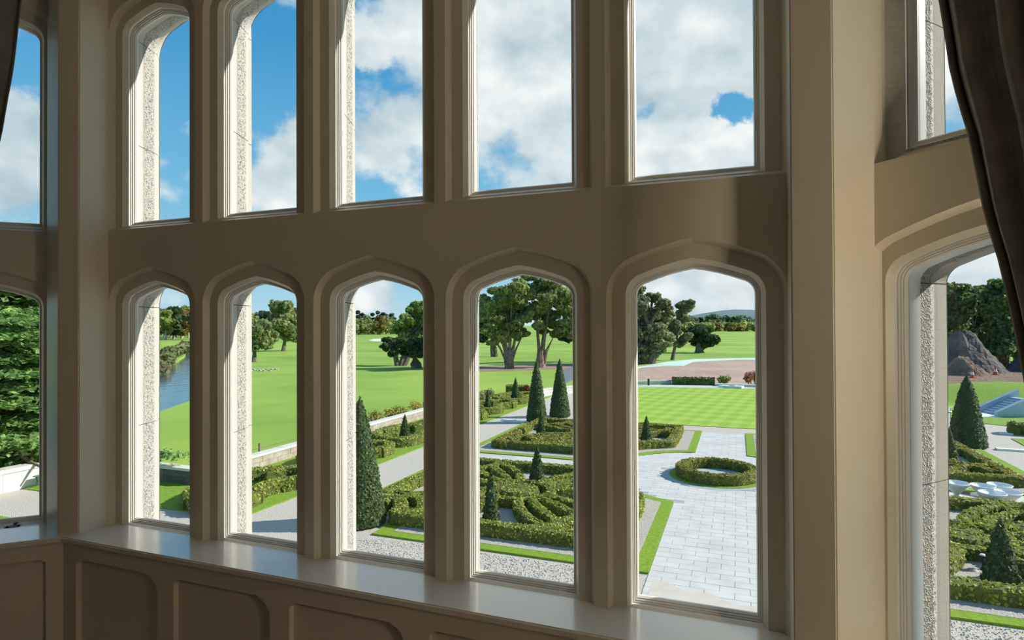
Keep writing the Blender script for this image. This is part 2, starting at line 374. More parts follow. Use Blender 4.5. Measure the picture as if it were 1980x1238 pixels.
LOW = dict(zc=0.11, b0=ZS - 0.03, rings=[(0, 0, ZS - .03), (.0166, .030, ZS - .03), (.07, .030, ZS - .001), (.0855, .054, ZS + .006)],
           beads=[(.0855, .054, ZS + .006), (.0855, .067, ZS + .006), (.0905, .067, ZS + .011), (.092, .073, ZS + .012), (.0965, .073, ZS + .017), (.098, .080, ZS + .019), (.1015, .080, ZS + .023), (.1057, .089, ZS + .028), (.1057, .0985, ZS + .028)])
UP = dict(zc=1.624, b0=.5327, rings=[(0, 0, .5327), (.0166, .030, .548), (.07, .030, .551), (.0855, .054, .564)],
          beads=[(.0855, .054, .564), (.0855, .067, .564), (.0905, .067, .570), (.092, .073, .572), (.0965, .073, .577), (.098, .080, .579), (.1015, .080, .583), (.1057, .089, .589), (.1057, .0985, .589)])
# the upper window of the right wall sits deeper in the wall
UPR = dict(zc=1.624, b0=.5327, rings=[(.0488, 0, .5327), (.0488, .088, .556), (.07, .088, .560), (.0855, .106, .575)],
           beads=[(d, Y + .068, z + .026) for d, Y, z in UP['beads']])
HOLES = {'main': [], 'right': [], 'left': []}
EXTH = {'main': [], 'right': [], 'left': []}
WN = [0]
def bridge(fr, loops, closed=True):
    v, f = [], []; n = len(loops[0][0])
    for pts, Y in loops: v += [fr.p(t, Y, z) for t, z in pts]
    for j in range(len(loops) - 1):
        for i in range(n if closed else n - 1):
            a, b = j * n + i, j * n + (i + 1) % n
            f.append((a, b, b + n, a + n))
    return v, f
def stone_block(parent, fr, inner, outer, ext, a, b, name, flare, yo=0.0):
    """one block of the stone surround, between outline indices a..b"""
    prof = [(inner, .102 + yo), (outer, .27), (flare, .33), (ext, .33), (ext, .102 + yo)]
    v, f, uv = [], [], []
    idx = list(range(a, b + 1)); k = len(prof)
    for i in idx:
        for j, (ol, Y) in enumerate(prof):
            t, z = ol[i]
            v.append([t, Y, z]); uv.append(((0, 1, 1, 1, 0)[j], 0.0))
    # recess the joints a little
    V = np.array(v)
    for m_ in range(len(idx) - 1):
        for j in range(k):
            q = m_ * k + j; q2 = m_ * k + (j + 1) % k
            f.append((q, q2, q2 + k, q + k))
    f.append(tuple(range(k))[::-1]); f.append(tuple(range((len(idx) - 1) * k, len(idx) * k)))
    c = V.mean(0)
    ends = [0, len(idx) - 1]
    for e, sgn in ((0, 1), (len(idx) - 1, -1)):
        e2 = e + sgn
        for j in range(k):
            d = V[e2 * k + j] - V[e * k + j]; L = np.linalg.norm(d)
            V[e * k + j] += d / L * min(0.0018, L * 0.4)
    make(name, [fr.p(*q) for q in V], f, 'limestone', parent, uv=uv)
def window(wall, fr, tc, spec, label, w0=0.323, tmin=None, zc=None, cell=0.35, extra_bottom=0.0, splay=True, yo=0.0):
    WN[0] += 1
    zc = spec['zc'] if zc is None else zc
    loc = fr.p(tc, 0.05, spec['rings'][0][2])
    root = empty('window_%d' % WN[0], loc); tag(root, label, 'window', kind='structure')
    ol = lambda d, zb, clip=None: outline(w0, d, zb, zc, tc, clip)
    L = [(ol(d, zb, tmin), Y) for d, Y, zb in spec['rings']]
    HOLES[wall].append(L[0][0])
    v, f = bridge(fr, L); make('casing', v, f, 'paint', root)
    v, f = bridge(fr, [(ol(d, zb + extra_bottom), Y) for d, Y, zb in spec['beads']]); make('frame', v, f, 'frame_paint', root)
    zb = spec['beads'][-1][2] + extra_bottom
    g = ol(.100, zb - .006)
    n = len(g); tri = tessellate_polygon([[Vector((t, z, 0)) for t, z in g]])
    v = [fr.p(t, .0915 + yo, z) for t, z in g] + [fr.p(t, .0955 + yo, z) for t, z in g]
    f = [tuple(q) for q in tri] + [tuple(n + i for i in reversed(q)) for q in tri] + [(i, (i + 1) % n, n + (i + 1) % n, n + i) for i in range(n)]
    make('pane', v, f, 'glass', root)
    v, f = bridge(fr, [(ol(.1057, zb), .0985 + yo), (ol(.098, zb - .008), .1035 + yo), (ol(.085, zb - .02), .1035 + yo)]); make('seal', v, f, 'lead', root)
    # stone surround: two jambs of several blocks, two arch stones, a sill
    zs2 = zb - 0.16
    inner = ol(.101, zs2)
    outer, flare = (ol(.038, zs2), outline(w0, -.022, zs2, zc, tc)) if splay else (ol(.098, zs2), ol(.094, zs2))
    if not splay:
        v, f = bridge(fr, [(ol(.1035, zb - .03), .1036 + yo), (ol(.1035, zb - .03), .165 + yo * .6), (ol(.085, zb - .04), .165 + yo * .6)]); make('outer_frame', v, f, 'outer_paint', root)
    ext = outline(w0, -.022 - (cell - w0 - .022) - .03, zs2, zc, tc)
    ext = [(t, z + 0.06 * (z > zc)) for t, z in ext]
    n = len(inner); EXTH[wall].append(flare)
    segs = [(0, 3), (3, 6)]
    for a, b in segs:
        stone_block(root, fr, inner, outer, ext, a, b, 'jamb_stone', flare, yo)
        stone_block(root, fr, inner, outer, ext, n - 1 - b, n - 1 - a, 'jamb_stone', flare, yo)
    mid = n // 2
    stone_block(root, fr, inner, outer, ext, 6, mid, 'arch_stone', flare, yo)
    stone_block(root, fr, inner, outer, ext, mid, n - 1 - 6, 'arch_stone', flare, yo)
    a, b = tc - cell, tc + cell
    z0, z1 = zb - .035, zb - .20
    v = [fr.p(a, .1, z1 - .06), fr.p(b, .1, z1 - .06), fr.p(a, .1, z0), fr.p(b, .1, z0), fr.p(a, .36, z1), fr.p(b, .36, z1), fr.p(a, .36, z1 - .06), fr.p(b, .36, z1 - .06)]
    make('sill_stone', v, [(0, 1, 3, 2), (2, 3, 5, 4), (4, 5, 7, 6), (6, 7, 1, 0), (0, 2, 4, 6), (1, 7, 5, 3)], 'limestone', root, uv=[(0.5, 0)] * 8)
    return root
ORD = ['first', 'second', 'third', 'fourth', 'fifth']
P = 0.70
for i in range(5):
    u = (i - 4) * P
    window('main', MAINF, u, LOW, 'lower arched window with cream casing, %s from the left of the middle wall' % ORD[i])
for i in range(5):
    u = (i - 4) * P
    window('main', MAINF, u, UP, 'upper arched window with cream casing, %s from the left of the middle wall' % ORD[i])
window('right', RIGHTF, 0.311, LOW, 'lower arched window of the right wall, partly behind the dark curtain', w0=.361, tmin=0.0, zc=.135, cell=.40, splay=False)
window('right', RIGHTF, 0.311, UPR, 'upper arched window of the right wall, partly behind the dark curtain', w0=.361, cell=.40, splay=False, yo=.068)
window('left', LEFTF, 0.403, LOW, 'lower arched window of the left wall with a brass latch', cell=.36)
window('left', LEFTF, 0.403, UP, 'upper arched window of the left wall beside the grey curtain', cell=.36)
window('right', RIGHTF, 1.13, LOW, 'lower window of the right wall farther from the corner', w0=.361, cell=.40)
window('right', RIGHTF, 1.13, UPR, 'upper window of the right wall farther from the corner', w0=.361, cell=.40, splay=False, yo=.068)
window('left', LEFTF, 1.15, LOW, 'lower window of the left wall farther from the corner', cell=.36)
window('left', LEFTF, 1.15, UP, 'upper window of the left wall farther from the corner', cell=.36)

ZTOP, ZFLOOR = 2.6, -2.0
def holed(fr, Y, rect, holes):
    t0, t1, z0, z1 = rect
    loops = [[Vector((t0, z0, 0)), Vector((t1, z0, 0)), Vector((t1, z1, 0)), Vector((t0, z1, 0))]] + [[Vector((t, z, 0)) for t, z in h] for h in holes]
    tri = tessellate_polygon(loops)
    v = [fr.p(q.x, Y, q.y) for l in loops for q in l]
    return v, [tuple(q) for q in tri]
WALLS = {}
for nm, fr, t0, t1 in (('main', MAINF, -3.2, .42), ('right', RIGHTF, -.0001, 1.95), ('left', LEFTF, .06, 1.95)):
    holes = HOLES[nm]
    if nm == 'right':
        holes = [[(max(t, .0006), z) for t, z in h] for h in holes]
    b = MB()
    # inside face: the sill hides its lower edge, so the lower openings run down past it
    b.add(*holed(fr, 0.0, (t0, t1, ZS - .06, ZTOP), holes))
    side = {'main': 'main', 'right': 'right', 'left': 'left'}[nm]
    WALLS[nm] = b.done('wall_' + side, 'paint'); tag(WALLS[nm], {'main': 'cream plaster wall of the bay holding ten arched windows', 'right': 'cream plaster wall to the right of the bay corner', 'left': 'cream plaster wall to the left of the bay corner'}[nm], 'wall', kind='structure')
    b = MB(); b.add(*holed(fr, .335, (t0 - .1, t1 + .1, -H, ZTOP + 1.2), EXTH[nm]))
    tag(b.done('wall_outer_' + side, 'ashlar'), {'main': 'weathered ashlar outside face of the middle bay wall', 'right': 'weathered ashlar outside face of the right bay wall', 'left': 'weathered ashlar outside face of the left bay wall'}[nm], 'wall', kind='structure')

# corner piers
def xy(fr, t, Y): q = fr.p(t, Y, 0); return q[0], q[1]
pl = [(-3.122, -.158), (-3.217, -.204), xy(LEFTF, .128, 0), xy(LEFTF, .10, .06), xy(LEFTF, -.1, .3), (-3.19, .3), (-3.122, .06)]
pr = [(.322, -.158), (.322, .06), (.40, .3), xy(RIGHTF, -.1, .3), xy(RIGHTF, .012, .033), xy(RIGHTF, .004, 0.0), (.440, -.208)]
def pier(name, poly, label):
    b = MB().prism(poly, H + ZS - .01, H + ZTOP)
    o = b.done(name, 'paint'); bm = bmesh.new(); bm.from_mesh(o.data); bm.normal_update()
    bmesh.ops.recalc_face_normals(bm, faces=bm.faces)
    ed = [e for e in bm.edges if abs(e.verts[0].co.z - e.verts[1].co.z) > 1 and len(e.link_faces) == 2 and e.calc_face_angle(0) > .2]
    bmesh.ops.bevel(bm, geom=ed, offset=.004, segments=2, affect='EDGES'); bm.to_mesh(o.data); bm.free()
    tag(o, label, 'pier', kind='structure'); return o
pier('trim_1', pl, 'cream corner pier at the left end of the middle windows')
pier('trim_2', pr, 'cream corner pier at the right end of the middle windows')
# outer corner stones
for nm, f2, s in (('wall_corner_left', LEFTF, -1), ('wall_corner_right', RIGHTF, 1)):
    a = (-3.3, .335) if s < 0 else (.52, .335)
    poly = [a, (-3.2 if s < 0 else .42, .1), xy(f2, .05, .1), xy(f2, -.05, .335), (xy(f2, -.25, .36)[0], .37)]
    tag(MB().prism(poly, 0, H + ZTOP + 1.2).done(nm, 'ashlar'), 'ashlar corner of the bay outside its %s pier' % ('left' if s < 0 else 'right'), 'wall', kind='structure')

# sill board, following the three walls
def isect(f1, Y1, f2, Y2):
    A = np.array([f1.d, -f2.d]).T; b_ = (f2.o + f2.n * Y2) - (f1.o + f1.n * Y1)
    s_, _ = np.linalg.solve(A, b_); q = f1.o + f1.n * Y1 + f1.d * s_
    return float(q[0]), float(q[1])
DS = .295
def band(Ym, Ys, tend=1.9):
    return [xy(LEFTF, tend, Ys), isect(LEFTF, Ys, MAINF, Ym), isect(MAINF, Ym, RIGHTF, Ys), xy(RIGHTF, tend, Ys)]
def ribbon(name, fm, fs, bm_, bs_, z0, z1, m, bev=0):
    a, b = band(fm, fs), band(bm_, bs_)
    mb = MB()
    for i in range(3):
        v = [(*a[i], z0), (*a[i + 1], z0), (*b[i + 1], z0), (*b[i], z0), (*a[i], z1), (*a[i + 1], z1), (*b[i + 1], z1), (*b[i], z1)]
        mb.add(v, [(0, 3, 2, 1), (4, 5, 6, 7), (0, 1, 5, 4), (2, 3, 7, 6)] + ([(0, 4, 7, 3)] if i == 0 else []) + ([(1, 2, 6, 5)] if i == 2 else []))
    o = make(name, mb.v, mb.f, m)
    bm = bmesh.new(); bm.from_mesh(o.data); bmesh.ops.remove_doubles(bm, verts=bm.verts, dist=1e-4)
    if bev:
        zt = max(v.co.z for v in bm.verts); zl = min(v.co.z for v in bm.verts)
        fronts = set()
        offx = np.array(o.location)
        A = [np.array((*q, 0)) - np.array([offx[0], offx[1], 0]) for q in a]
        ed = [e for e in bm.edges if all(min(np.hypot(v.co.x - q[0], v.co.y - q[1]) for q in A) < 1e-3 for v in e.verts) and abs(e.verts[0].co.z - e.verts[1].co.z) < 1e-4]
        bmesh.ops.bevel(bm, geom=ed, offset=bev, segments=3, affect='EDGES')
    bmesh.ops.recalc_face_normals(bm, faces=bm.faces); bm.to_mesh(o.data); bm.free()
    return o
tag(ribbon('window_sill', -.217, -DS, .034, .034, H + ZS - .032, H + ZS, 'sill_paint', .006), 'glossy pale window sill running under all the bay windows', 'sill', kind='structure')

# dado under the sill: frame with shouldered recessed panels
def panel_shape(t0, t1, zb, zt, r=.055, st=.012):
    pts = [(t0, zb), (t1, zb)]
    for i in range(7):
        a = i / 6 * math.pi / 2
        pts.append((t1 - st - r * (1 - math.cos(a)) if i else t1, zt - st - r + r * math.sin(a)) if i else (t1, zt - r - st))
    pts.append((t1 - r - st, zt)); pts.append((t0 + r * .35 + st, zt))
    for i in range(5):
        a = math.pi / 2 * (1 - i / 4)
        pts.append((t0 + st + r * .35 * (1 - math.cos(math.pi / 2 - a)) if 0 else t0 + r * .35 * (1 - math.sin(a)) , zt - st - r * .35 + r * .35 * math.sin(a) ) if 0 else (t0 + r * .35 * (1 - math.cos(a)) , zt - st - r * .35 * (1 - math.sin(a))))
    return pts
def dado(side, fr, Yf, t0, t1, panels, label):
    zt, zb = ZS - .03, ZFLOOR
    holes = [panel_shape(a, b, zb + .14, -1.214) for a, b in panels]
    v, f = holed(fr, Yf, (t0, t1, zb, zt), holes)
    o = make('trim_dado_' + side, v, f, 'dado_paint'); tag(o, label, 'panelling', kind='structure')
    for h in holes:
        n = len(h)
        hi = [(t, z) for t, z in h]
        v = [fr.p(t, Yf, z) for t, z in h] + [fr.p(t, Yf + .008, z) for t, z in h] + [fr.p(t, Yf + .028, z) for t, z in h]
        f = [(j * n + i, j * n + (i + 1) % n, (j + 1) * n + (i + 1) % n, (j + 1) * n + i) for j in range(2) for i in range(n)]
        tri = tessellate_polygon([[Vector((t, z, 0)) for t, z in h]])
        f += [tuple(2 * n + i for i in q) for q in tri]
        make('panel', v, f, 'dado_paint', o)
cl, crr = isect(LEFTF, -DS + .016, MAINF, -.201), isect(MAINF, -.201, RIGHTF, -DS + .016)
dado('middle', MAINF, -.201, cl[0], crr[0], [(-3.078 + .693 * k, -3.078 + .693 * k + .585) for k in range(5)], 'cream dado panelling below the middle window sill')
tl = float((np.array(cl) - LEFTF.o) @ LEFTF.d); tr_ = float((np.array(crr) - RIGHTF.o) @ RIGHTF.d)
dado('left', LEFTF, -DS + .016, tl, 1.9, [(tl + .075, tl + .66), (tl + .77, tl + 1.35)], 'cream dado panelling below the left window sill')
dado('right', RIGHTF, -DS + .016, tr_, 1.9, [(tr_ + .075, tr_ + .66), (tr_ + .77, tr_ + 1.35)], 'cream dado panelling below the right window sill')

# the room behind
el, er = xy(LEFTF, 1.9, 0), xy(RIGHTF, 1.9, 0)
XL, XR, YB = -6.6, 4.2, -8.2
zf, zt = H + ZFLOOR, H + ZTOP
tag(MB().box(XL - .1, XR + .1, YB - .1, .1, zf - .12, zf).done('floor', 'carpet'), 'brown carpeted floor of the room', 'floor', kind='structure')
tag(MB().box(XL - .3, XR + .3, YB - .1, .335, zt, zt + .15).done('ceiling', 'ceiling_paint'), 'plain off-white ceiling of the room', 'ceiling', kind='structure')
tag(MB().box(XL, XR, YB - .12, YB, zf, zt).done('wall_back', 'panelling'), 'dark wood panelled wall behind the viewer', 'wall', kind='structure')
tag(MB().box(XL - .12, XL, YB, el[1], zf, zt).done('wall_side_left', 'panelling'), 'dark wood panelled side wall on the left', 'wall', kind='structure')
tag(MB().box(XR, XR + .12, YB, er[1], zf, zt).done('wall_side_right', 'panelling'), 'dark wood panelled side wall on the right', 'wall', kind='structure')
tag(MB().box(XL - .12, el[0] + .0, el[1] - .03, el[1] + .3, zf, zt).done('wall_return_left', 'paint'), 'cream wall beside the bay on the left', 'wall', kind='structure')
tag(MB().box(er[0], XR + .12, er[1] - .03, er[1] + .3, zf, zt).done('wall_return_right', 'paint'), 'cream wall beside the bay on the right', 'wall', kind='structure')
tag(MB().box(XL, XR, YB, YB + .02, zf, zf + .16).done('baseboard_back', 'skirting'), 'painted skirting along the back wall', 'baseboard', kind='structure')
# outside body of the house
tag(MB().box(-14, el[0] - .1, -9, el[1] + .31, 0, H + ZTOP + 1.2).done('house_front_left', 'ashlar'), 'ashlar house front to the left of the bay', 'wall', kind='structure')
tag(MB().box(3.0, 14, -9, 1.166, 0, H + ZTOP + 3).done('shade_wing_right', 'ashlar'), 'added unseen ashlar wing that shades the right bay wall', 'wall', kind='structure')  # unseen wing added so its corner shades the right bay windows
rf = [(-3.35, .4), (.56, .4), xy(RIGHTF, 1.95, .4), (4.4, -1.0), (4.4, -9), (-7, -9), (-7, -1.0), xy(LEFTF, 1.95, .4)]
tag(MB().prism(rf, H + ZTOP + .16, H + ZTOP + .3).done('roof', 'roof_lead'), 'flat lead roof over the bay and the room', 'roof', kind='structure')
# ------------------------------------------------------------------ added lamps out of view, filling the bay with light
def lamp_shade_mat():
    m = bpy.data.materials.new('fill_lamp_glow'); m.use_nodes = True; t = m.node_tree; t.nodes.clear()
    e = N(t, 'ShaderNodeEmission'); e.inputs[0].default_value = (1.0, 0.82, 0.58, 1); e.inputs[1].default_value = 3.0
    o = N(t, 'ShaderNodeOutputMaterial'); Lk(t, e.outputs[0], o.inputs[0]); MATS['fill_lamp_glow'] = m
lamp_shade_mat()
def fill_chandelier(x, y, power, label):  # added ceiling fill, unseen behind the viewer
    z = H + 1.55
    r = empty('fill_chandelier', (x, y, z)); tag(r, label, 'fill_chandelier', 'added fill lights of the room')
    MB().tube([(x, y, z + .1), (x, y, H + ZTOP)], .012, 8).done('stem', 'brass_dark', r)
    MB().lathe([(.01, -.12), (.06, -.08), (.05, 0), (.07, .08), (.02, .14)], (x, y, z), 14).done('hub', 'brass_dark', r)
    for k in range(6):
        a = k * math.pi / 3; c, s = math.cos(a), math.sin(a)
        arm = MB().tube([(x, y, z), (x + .15 * c, y + .15 * s, z - .08), (x + .36 * c, y + .36 * s, z - .04), (x + .42 * c, y + .42 * s, z + .08)], .012, 6).done('arm', 'brass_dark', r)
        MB().lathe([(.01, 0), (.05, .03), (.062, .09), (.05, .15), (.01, .18)], (x + .42 * c, y + .42 * s, z + .08), 12).done('globe', 'fill_lamp_glow', arm)
    l = bpy.data.lights.new('fill_chandelier_light', 'POINT'); l.energy = power; l.color = (1.0, .84, .62); l.shadow_soft_size = .45
    lo = bpy.data.objects.new('fill_chandelier_light', l); link(lo, r); lo.location = (0, 0, -.35)
fill_chandelier(-1.2, -5.6, FILL_BACK * .45, 'added six-armed brass fill light behind the viewer')
def fill_standard_lamp(x, y, power, label):  # added fill lamp, stands out of view by the bay
    z0 = H + ZFLOOR
    r = empty('fill_standard_lamp', (x, y, z0)); tag(r, label, 'lamp')
    MB().lathe([(.17, 0), (.17, .02), (.05, .05), (.02, .08)], (x, y, z0), 20).done('base', 'brass_dark', r)
    MB().tube([(x, y, z0 + .05), (x, y, z0 + 1.72)], .013, 8).done('pole', 'brass_dark', r)
    n = 24; v = []
    for rr, z in ((.26, 1.56), (.16, 1.92)): v += [(x + rr * math.cos(2 * math.pi * i / n), y + rr * math.sin(2 * math.pi * i / n), z0 + z) for i in range(n)]
    make('shade', v, [(i, (i + 1) % n, n + (i + 1) % n, n + i) for i in range(n)], 'lamp_linen', r)
    MB().lathe([(.01, 0), (.05, .04), (.045, .1), (.01, .13)], (x, y, z0 + 1.68), 12).done('bulb', 'fill_lamp_glow', r)
    l = bpy.data.lights.new('fill_standard_light', 'POINT'); l.energy = power; l.color = (1.0, .86, .66); l.shadow_soft_size = .22
    lo = bpy.data.objects.new('fill_standard_light', l); link(lo, r); lo.location = (0, 0, 1.75)
m_ = mat('lamp_linen', (.85, .80, .68), .8, trans=.9)
def fill_table_lamp(x, y, z0, power, label):  # added out of view to rake light along the window walls
    r = empty('fill_table_lamp', (x, y, z0)); tag(r, label, 'lamp')
    MB().lathe([(.07, 0), (.07, .015), (.03, .04), (.045, .16), (.05, .26), (.02, .36)], (x, y, z0), 18).done('base', 'brass_dark', r)
    MB().tube([(x, y, z0 + .3), (x, y, z0 + .84)], .008, 8).done('stem', 'brass_dark', r)
    n = 24; v = []
    for rr, z in ((.13, .74), (.085, 1.0)): v += [(x + rr * math.cos(2 * math.pi * i / n), y + rr * math.sin(2 * math.pi * i / n), z0 + z) for i in range(n)]
    make('shade', v, [(i, (i + 1) % n, n + (i + 1) % n, n + i) for i in range(n)], 'lamp_linen', r)
    MB().lathe([(.01, 0), (.035, .03), (.03, .08), (.01, .1)], (x, y, z0 + .83), 12).done('bulb', 'fill_lamp_glow', r)
    l = bpy.data.lights.new('fill_table_light', 'POINT'); l.energy = power; l.color = (1.0, .86, .66); l.shadow_soft_size = .14
    lo = bpy.data.objects.new('fill_table_light', l); link(lo, r); lo.location = (0, 0, .9)
_q = RIGHTF.p(1.78, -.15, ZS)
fill_table_lamp(_q[0], _q[1], _q[2], FILL_RIGHT, 'added unseen brass table lamp lighting the bay from the right window sill')
fill_standard_lamp(-4.85, -1.8, FILL_LEFT, 'added unseen standard lamp with a linen shade at the left of the bay')

# ------------------------------------------------------------------ ground
def flat(name, poly, z, m, label, cat, kind='structure', t=.05, parent=None):
    o = MB().prism(poly, z - t, z).done(name, m, parent)
    if parent is None: tag(o, label, cat, kind=kind)
    return o
def circ(cx, cy, r, a0=0, a1=360, n=48):
    return [(cx + r * math.cos(math.radians(a0 + (a1 - a0) * i / n)), cy + r * math.sin(math.radians(a0 + (a1 - a0) * i / n))) for i in range(n + (0 if abs(a1 - a0) == 360 else 1))]
river_near = [(-28, -30), (-28, 4), (-29.5, 14), (-36.2, 26.5), (-39.4, 31.8), (-68, 62), (-160, 152), (-420, 400)]
river_far = [(-450, 395), (-174, 150), (-137, 116), (-100, 83), (-69, 52.7), (-62, 40), (-62, -30)]
# the course: two big grass pieces on either side of the river
flat('fairway', [(-28, -60), (900, -60), (900, 2200), (-900, 2200), (-900, 900)] + river_near[::-1][0:], -.03, 'fairway', 'wide green golf course lawn beyond the garden wall', 'lawn', t=.4)
flat('river_bank', [(-900, -60), (-62, -60)] + river_far[::-1][0:] + [(-900, 850)], -.03, 'fairway', 'green bank on the far side of the river', 'lawn', t=.4)
flat('river', [(-63, -61), (-27, -61)] + [(x + .5, y) for x, y in river_near] + [(x - .5, y) for x, y in river_far], -.28, 'water', 'blue river flowing past the lawn', 'river', t=.1)

AX = -.55                                   # axis of the formal garden
RC = (AX - .05, 21.4)                       # centre of the round hedge
RP = 4.1
def mir(p): return (2 * AX - p[0], p[1])
def bed_poly(x0, x1, y0, y1, off):
    """bed rectangle with the corner towards the round plaza scooped out"""
    r = RP + off; cx, cy = RC
    pts = [(x0, y0), (x1, y0), (x1, y1), (x0, y1)]
    out = []
    if (y0 + y1) / 2 < cy:                  # near bed: scoop the far right corner
        ya = cy - math.sqrt(max(r * r - (x1 - cx) ** 2, 0)); xb = cx - math.sqrt(max(r * r - (y1 - cy) ** 2, 0))
        nt_ = [(x0 + .2 + (2.05 + off * .3) * math.cos(math.radians(90 - 9 * i)), y0 + .3 - off * .6 + (2.05 + off * .3) * math.sin(math.radians(90 - 9 * i))) for i in range(11)]
        out = [(x0, nt_[0][1])] + nt_ + [(nt_[-1][0], y0), (x1, y0), (x1, ya)]
        a0, a1 = math.atan2(ya - cy, x1 - cx), math.atan2(y1 - cy, xb - cx)
        a0 %= 2 * math.pi; a1 %= 2 * math.pi
        out += [(cx + r * math.cos(a0 + (a1 - a0) * i / 12), cy + r * math.sin(a0 + (a1 - a0) * i / 12)) for i in range(1, 12)]
        out += [(xb, y1), (x0, y1)]
    else:
        ya = cy + math.sqrt(max(r * r - (x1 - cx) ** 2, 0)); xb = cx - math.sqrt(max(r * r - (y0 - cy) ** 2, 0))
        a0, a1 = math.atan2(y0 - cy, xb - cx) % (2 * math.pi), math.atan2(ya - cy, x1 - cx) % (2 * math.pi)
        out = [(x0, y0), (xb, y0)] + [(cx + r * math.cos(a0 + (a1 - a0) * i / 12), cy + r * math.sin(a0 + (a1 - a0) * i / 12)) for i in range(1, 12)] + [(x1, ya), (x1, y1), (x0, y1)]
    return out
# gravel court and walks
flat('gravel_court', [(-26, -12), (26, -12), (26, 46), (-13.7, 46), (-13.7, 13.0), (-18.2, 13.0), (-23.9, 13.0), (-26, 13)], 0.0, 'gravel', 'pale gravel court and walks below the house', 'gravel', t=.06)
# left lawn bed between walk and garden wall
flat('side_lawn', [(-18.0, 11.35), (-13.72, 11.35), (-13.72, 46), (-18.0, 46)], .03, 'lawn_dark', 'long grass bed with low hedges beside the garden wall', 'lawn')
flat('corner_lawn', [(-23.6, 11.3), (-18.0, 11.35), (-18.0, 13.7), (-23.6, 13.7)], .028, 'lawn_dark', 'small lawn in front of the dark low wall', 'lawn')
flat('corner_grass', [(-30, 7.0), (-19.3, 8.95), (-20.3, 9.1), (-30, 9.0)], .03, 'edging', 'bright grass verge at the lower left', 'lawn')

# paving: slabs laid over a grout bed
pave = [(AX - 1.22, 7.2), (AX + 1.36, 7.2)]
paved = lambda x, y: ((AX - 1.24 < x < AX + 1.36) and 7.2 < y < 30.85) or ((x - RC[0]) ** 2 + (y - RC[1]) ** 2 < (RP + .05) ** 2) or (20.9 < y < 22.1 and -11.5 < x < 10.4)
base = empty('stone_paving', (AX, 12, 0)); tag(base, 'pale stone paving of the avenue, plaza and cross walk', 'paving', kind='structure')
gb = MB().prism([(AX - 1.24, 7.2), (AX + 1.36, 7.2), (AX + 1.36, 30.85), (AX - 1.24, 30.85)], -.02, .008)
gb.prism(circ(RC[0], RC[1], RP + .05), -.02, .0085); gb.prism([(-11.5, 20.9), (10.4, 20.9), (10.4, 22.1), (-11.5, 22.1)], -.02, .0082)
gb.done('grout_bed', 'grout', base)
slabs = []
sl_w, sl_d = .62, .31
for j in range(int((30.85 - 7.2) / sl_d)):
    y = 7.2 + j * sl_d
    for i in range(-20, 20):
        x = AX - 1.24 + (i + (.5 if j % 2 else 0)) * sl_w
        x0, x1 = x, x + sl_w
        if x0 < AX - 1.24 < x1 and not paved(x0 + .01, y + .15): x0 = AX - 1.24
        if x0 < AX + 1.36 < x1 and not paved(x1 - .01, y + .15): x1 = AX + 1.36
        if x1 - x0 < .05: continue
        if not (paved(x0 + .02, y + .02) and paved(x1 - .02, y + sl_d - .02) and paved((x0 + x1) / 2, y + .15)): continue
        if math.hypot((x0 + x1) / 2 - RC[0], y + .15 - RC[1]) < 1.95: continue
        slabs.append((x0, x1, y, y + sl_d))
def dst(s): return math.hypot((s[0] + s[1]) / 2 - EYE[0], s[2] - EYE[1])
def infront(s): 
    x, y = (s[0] + s[1]) / 2, s[2]
    a = math.degrees(math.atan2(x - EYE[0], y - EYE[1]))
    return -8.4 < a < 3.5 and y > 8.4
slabs.sort(key=lambda s: (not infront(s), dst(s)))
rest = MB(); shared = {}
for k, s in enumerate(slabs):
    g = .005; zt_ = .016 + random.uniform(-.0015, .0015)
    if k < 300:
        w_, d_ = round(s[1] - s[0], 2), sl_d
        key = w_
        if key not in shared:
            o = MB().box(s[0] + g, s[1] - g, s[2] + g, s[3] - g, .004, .016).done('slab', 'slab', base); shared[key] = (o, s[0], s[2])
        else:
            src, sx, sy = shared[key]
            o = src.copy(); link(o); o.parent = base; o.location = (s[0] - sx, s[2] - sy, random.uniform(-.0015, .0015))
    else:
        rest.box(s[0] + g, s[1] - g, s[2] + g, s[3] - g, .004, zt_)
ro = rest.done('slab_field', 'slab', base); ro['kind'] = 'stuff'
flat('dusty_patch', [(AX - 1.1, 7.2)] + [(AX - 1.1 + 2.4 * i / 14, 11.3 + .10 * math.sin(i * 1.1) - .05 * i) for i in range(15)] + [(AX + 1.3, 7.2)], .0185, 'sand_dust', 'pale dusty patch at the near end of the paving', 'dust', t=.002)

def ring_flat(name, c, r0, r1, z, m, label, cat):
    n = 64; a, b = circ(*c, r0, n=n), circ(*c, r1, n=n)
    v = [(x, y, z) for x, y in a] + [(x, y, z) for x, y in b] + [(x, y, z - .05) for x, y in b] + [(x, y, z - .05) for x, y in a]
    f = [(k * n + i, k * n + (i + 1) % n, ((k + 1) % 4) * n + (i + 1) % n, ((k + 1) % 4) * n + i) for k in range(4) for i in range(n)]
    o = make(name, v, f, m); tag(o, label, cat, kind='structure'); return o
ring_flat('kerb_ring', RC, 1.74, 1.98, .022, 'setts', 'blue-grey sett ring round the circular hedge', 'kerb')
flat('round_lawn', circ(*RC, 1.74), .035, 'lawn_dark', 'round grass plot under the circular hedge', 'lawn')
flat('round_gravel', circ(*RC, 1.12), .04, 'setts', 'grey gravel inside the circular hedge', 'gravel')

